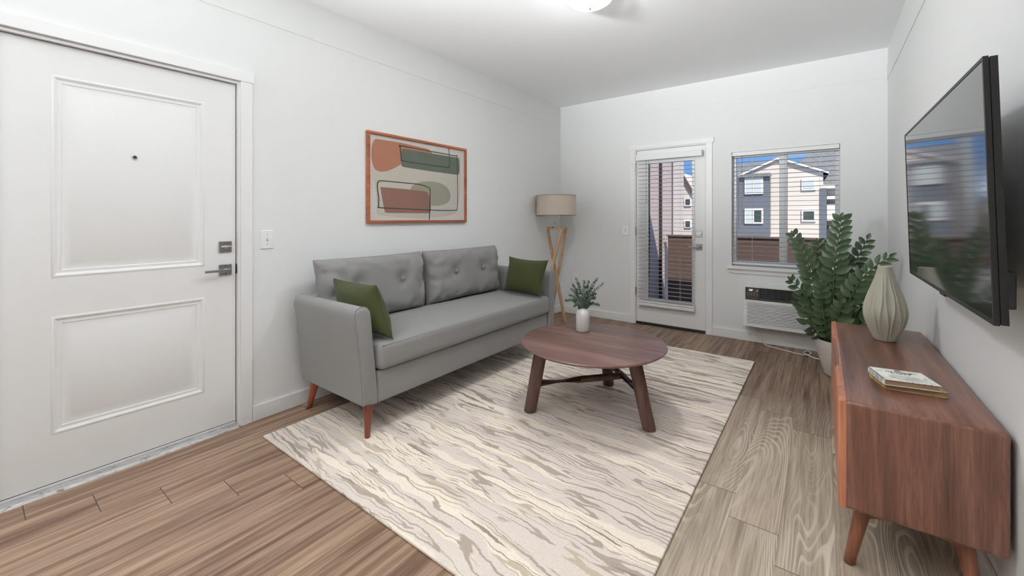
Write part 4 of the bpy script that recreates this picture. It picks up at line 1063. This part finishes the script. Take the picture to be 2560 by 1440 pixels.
frond([B0(.07, -.05), (.22, 4.14, .42), (.29, 4.10, .52), (.34, 4.08, .60)], .12, .065, .2, .055, seed=12)
frond([B0(-.02, -.09), (.09, 4.10, .40), (.10, 4.08, .50), (.12, 4.06, .60)], .12, .062, .15, .05, seed=13)
for k, (a, b, c, d) in enumerate([(-.13, -.03, -.10, .40), (-.09, -.09, -.045, .38), (-.10, .03, -.06, .36)]):
    bm = nbm(); cv_ = catmull([B0(a * .7, b * .7), B0(a * .9, b) + Vector((-.01, 0, .07)), B0(a + c, b) + Vector((0, 0, d - .27))], 6)
    tube(bm, cv_, [.004 - .0035 * i / len(cv_) for i in range(len(cv_))], 6); obj('shoot', bm, ZS, pl, smooth=True)

# ================================================================== OUTSIDE
GR = simple('ground_concrete', C(150, 148, 142), .9)
bm = nbm(); box(bm, -60, 60, 7.0, 90, -3.2, -3.0); structure('ground', bm, GR)
bm = nbm(); box(bm, -2.2, 1.6, YB + .15, 6.75, -.14, -.02); structure('floor_balcony', bm, simple('balcony_deck', C(120, 112, 104), .8))
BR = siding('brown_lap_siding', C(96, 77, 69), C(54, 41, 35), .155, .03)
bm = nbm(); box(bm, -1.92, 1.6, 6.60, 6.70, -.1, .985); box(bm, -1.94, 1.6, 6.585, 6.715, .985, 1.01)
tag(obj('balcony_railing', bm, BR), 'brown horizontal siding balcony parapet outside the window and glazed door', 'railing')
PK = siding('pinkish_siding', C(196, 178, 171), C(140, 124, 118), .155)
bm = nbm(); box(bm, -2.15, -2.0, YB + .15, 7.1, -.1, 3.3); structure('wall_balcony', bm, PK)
bm = nbm(); box(bm, -2.0, -1.962, 6.41, 6.455, -.1, 3.3, .004); tag(obj('downspout', bm, simple('dark_downspout', (.02, .017, .016, 1), .5)), 'dark brown vertical downspout against the pale balcony side wall', 'downspout')
bm = nbm(); box(bm, -2.01, -1.985, 7.08, 7.11, -.1, 3.3); tag(obj('corner_post', bm, simple('dark_corner', C(92, 78, 74), .6)), 'thin dark corner trim at the far end of the pale balcony side wall', 'post')
# neighbouring building seen obliquely through the door
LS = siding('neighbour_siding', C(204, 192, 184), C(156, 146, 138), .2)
nb = thing('neighbour_building', (-5.6, 17, -3.0), 'pale sided neighbouring building with a steep gable seen through the glazed door', 'building')
bm = nbm(); box(bm, -7.5, -4.6, 14.0, 18.0, -3.0, 5.2); obj('wall', bm, LS, nb)
bm = nbm(); prism(bm, [(-6.2, 20, -3), (-4.0, 20, -3), (-4.0, 20, 1.05), (-5.32, 20, 3.42), (-6.2, 20, 3.42)], (0, 4, 0)); obj('gable_wall', bm, LS, nb)
bm = nbm(); prism(bm, [(-3.85, 19.9, .78), (-3.85, 19.9, .95), (-5.40, 19.9, 3.74), (-5.40, 19.9, 3.57)], (0, .25, 0)); obj('roof', bm, simple('roof_brown', C(84, 66, 58), .9), nb)
for xx, zz in ((-4.92, 2.0), (-4.92, 1.0), (-4.92, -.2)):
    bm = nbm(); box(bm, xx - .15, xx + .15, 19.94, 20, zz - .18, zz + .18); wf = obj('window', bm, VINYL, nb)
    bm = nbm(); box(bm, xx - .10, xx + .10, 19.93, 19.94, zz - .13, zz + .13); obj('pane', bm, simple('dark_pane', (.05, .06, .07, 1), .1), wf)
# the gabled building across
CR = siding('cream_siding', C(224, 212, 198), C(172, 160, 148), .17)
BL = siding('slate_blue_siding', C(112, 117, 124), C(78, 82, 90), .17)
SHN = M('grey_shingles', C(108, 108, 108), .95); v = SHN.coords(scale=(1, 1, 3)); SHN.base(SHN.ramp(SHN.noise(v, 9, 5, .7).outputs['Fac'], [(.35, C(84, 86, 88)), (.65, C(130, 130, 128))]))
WT = simple('white_fascia', C(226, 218, 208), .6); DK = simple('dark_glass', (.05, .07, .06, 1), .12); PL_ = simple('pale_glass', C(196, 204, 200), .12)
ap = thing('apartment_building', (-1.4, 20, -3.0), 'cream gabled apartment building with slate blue bay across the yard', 'building')
bm = nbm(); prism(bm, [(-2.95, 20, -3), (.025, 20, -3), (.025, 20, 3.03), (-1.44, 20, 3.66), (-2.95, 20, 3.03)], (0, 9, 0)); obj('wall', bm, CR, ap)
bm = nbm(); box(bm, -.08, .13, 19.97, 20.9, -3, 2.42); obj('wall', bm, BL, ap)
bm = nbm(); box(bm, .13, 3.2, 20.6, 29, -3, 2.6); box(bm, -3.7, -2.95, 21.5, 29, -3, 3.0); obj('wall', bm, CR, ap)
bm = nbm()
for (xa, za), (xb_, zb_) in (((-3.2, 2.95), (-1.44, 3.715)), ((.20, 3.04), (-1.44, 3.715))):
    prism(bm, [(xa, 19.94, za), (xb_, 19.94, zb_), (xb_, 19.94, zb_ + .05), (xa, 19.94, za + .05)], (0, 8, 0))
obj('roof', bm, SHN.m, ap)
bm = nbm()
for (xa, za), (xb_, zb_) in (((-3.2, 2.88), (-1.44, 3.655)), ((.20, 2.97), (-1.44, 3.655))):
    prism(bm, [(xa, 19.90, za), (xb_, 19.90, zb_), (xb_, 19.90, zb_ + .08), (xa, 19.90, za + .08)], (0, .04, 0))
obj('fascia', bm, WT, ap)
bm = nbm(); prism(bm, [(-1.1, 22, 3.3), (3.5, 22, 2.6), (3.5, 26, 4.3), (-.1, 26, 4.9)], (0, 0, .1)); prism(bm, [(-.22, 20.3, 2.50), (3.2, 20.3, 2.50), (3.2, 21.6, 3.2), (-.1, 21.6, 3.3)], (0, 0, .08)); prism(bm, [(-3.8, 21.3, 2.95), (-2.0, 21.3, 2.95), (-2.0, 23.5, 3.95), (-3.8, 23.5, 3.9)], (0, 0, .08)); obj('roof', bm, SHN.m, ap)
bm = nbm(); box(bm, -.22, 3.2, 20.25, 20.32, 2.42, 2.56); obj('fascia', bm, WT, ap)
bm = nbm(); box(bm, -2.78, -1.70, 19.55, 20, .56, 2.97); bay = obj('bay', bm, BL, ap)
bm = nbm(); prism(bm, [(-2.90, 19.45, 2.94), (-1.62, 19.45, 2.94), (-1.72, 20.0, 3.10), (-2.80, 20.0, 3.10)], (0, 0, .04)); obj('bay_roof', bm, SHN.m, bay)
def bwin(x0, x1, z0, z1, y, panes, parent):
    bm = nbm(); box(bm, x0, x1, y - .05, y, z0, z1); f = obj('window', bm, WT, parent); n = len(panes); w = (x1 - x0 - .08) / n
    for i, mt in enumerate(panes):
        bm = nbm(); box(bm, x0 + .06 + i * w, x0 + .02 + (i + 1) * w, y - .06, y - .05, z0 + .07, z1 - .07); obj('pane', bm, mt, f)
bwin(-2.58, -1.92, 2.25, 2.93, 19.55, [PL_, PL_], ap); bwin(-2.58, -1.92, 1.04, 1.66, 19.55, [PL_, DK], ap)
bwin(-.66, -.20, 2.36, 2.82, 20, [PL_], ap); bwin(-.66, -.20, 1.13, 1.60, 20, [DK], ap)
for z in (-.4, 1.05, 2.0):
    bm = nbm(); box(bm, .14, 3.2, 20.2, 20.62, z, z + .12); box(bm, .14, 3.2, 20.3, 20.36, z - .9, z - .2) if z > 0 else None; obj('balcony', bm, simple('balcony_dark', C(72, 64, 60), .8) if z != 2.0 else WT, ap)
for o in bpy.data.objects:
    if '_org' in o: del o['_org']
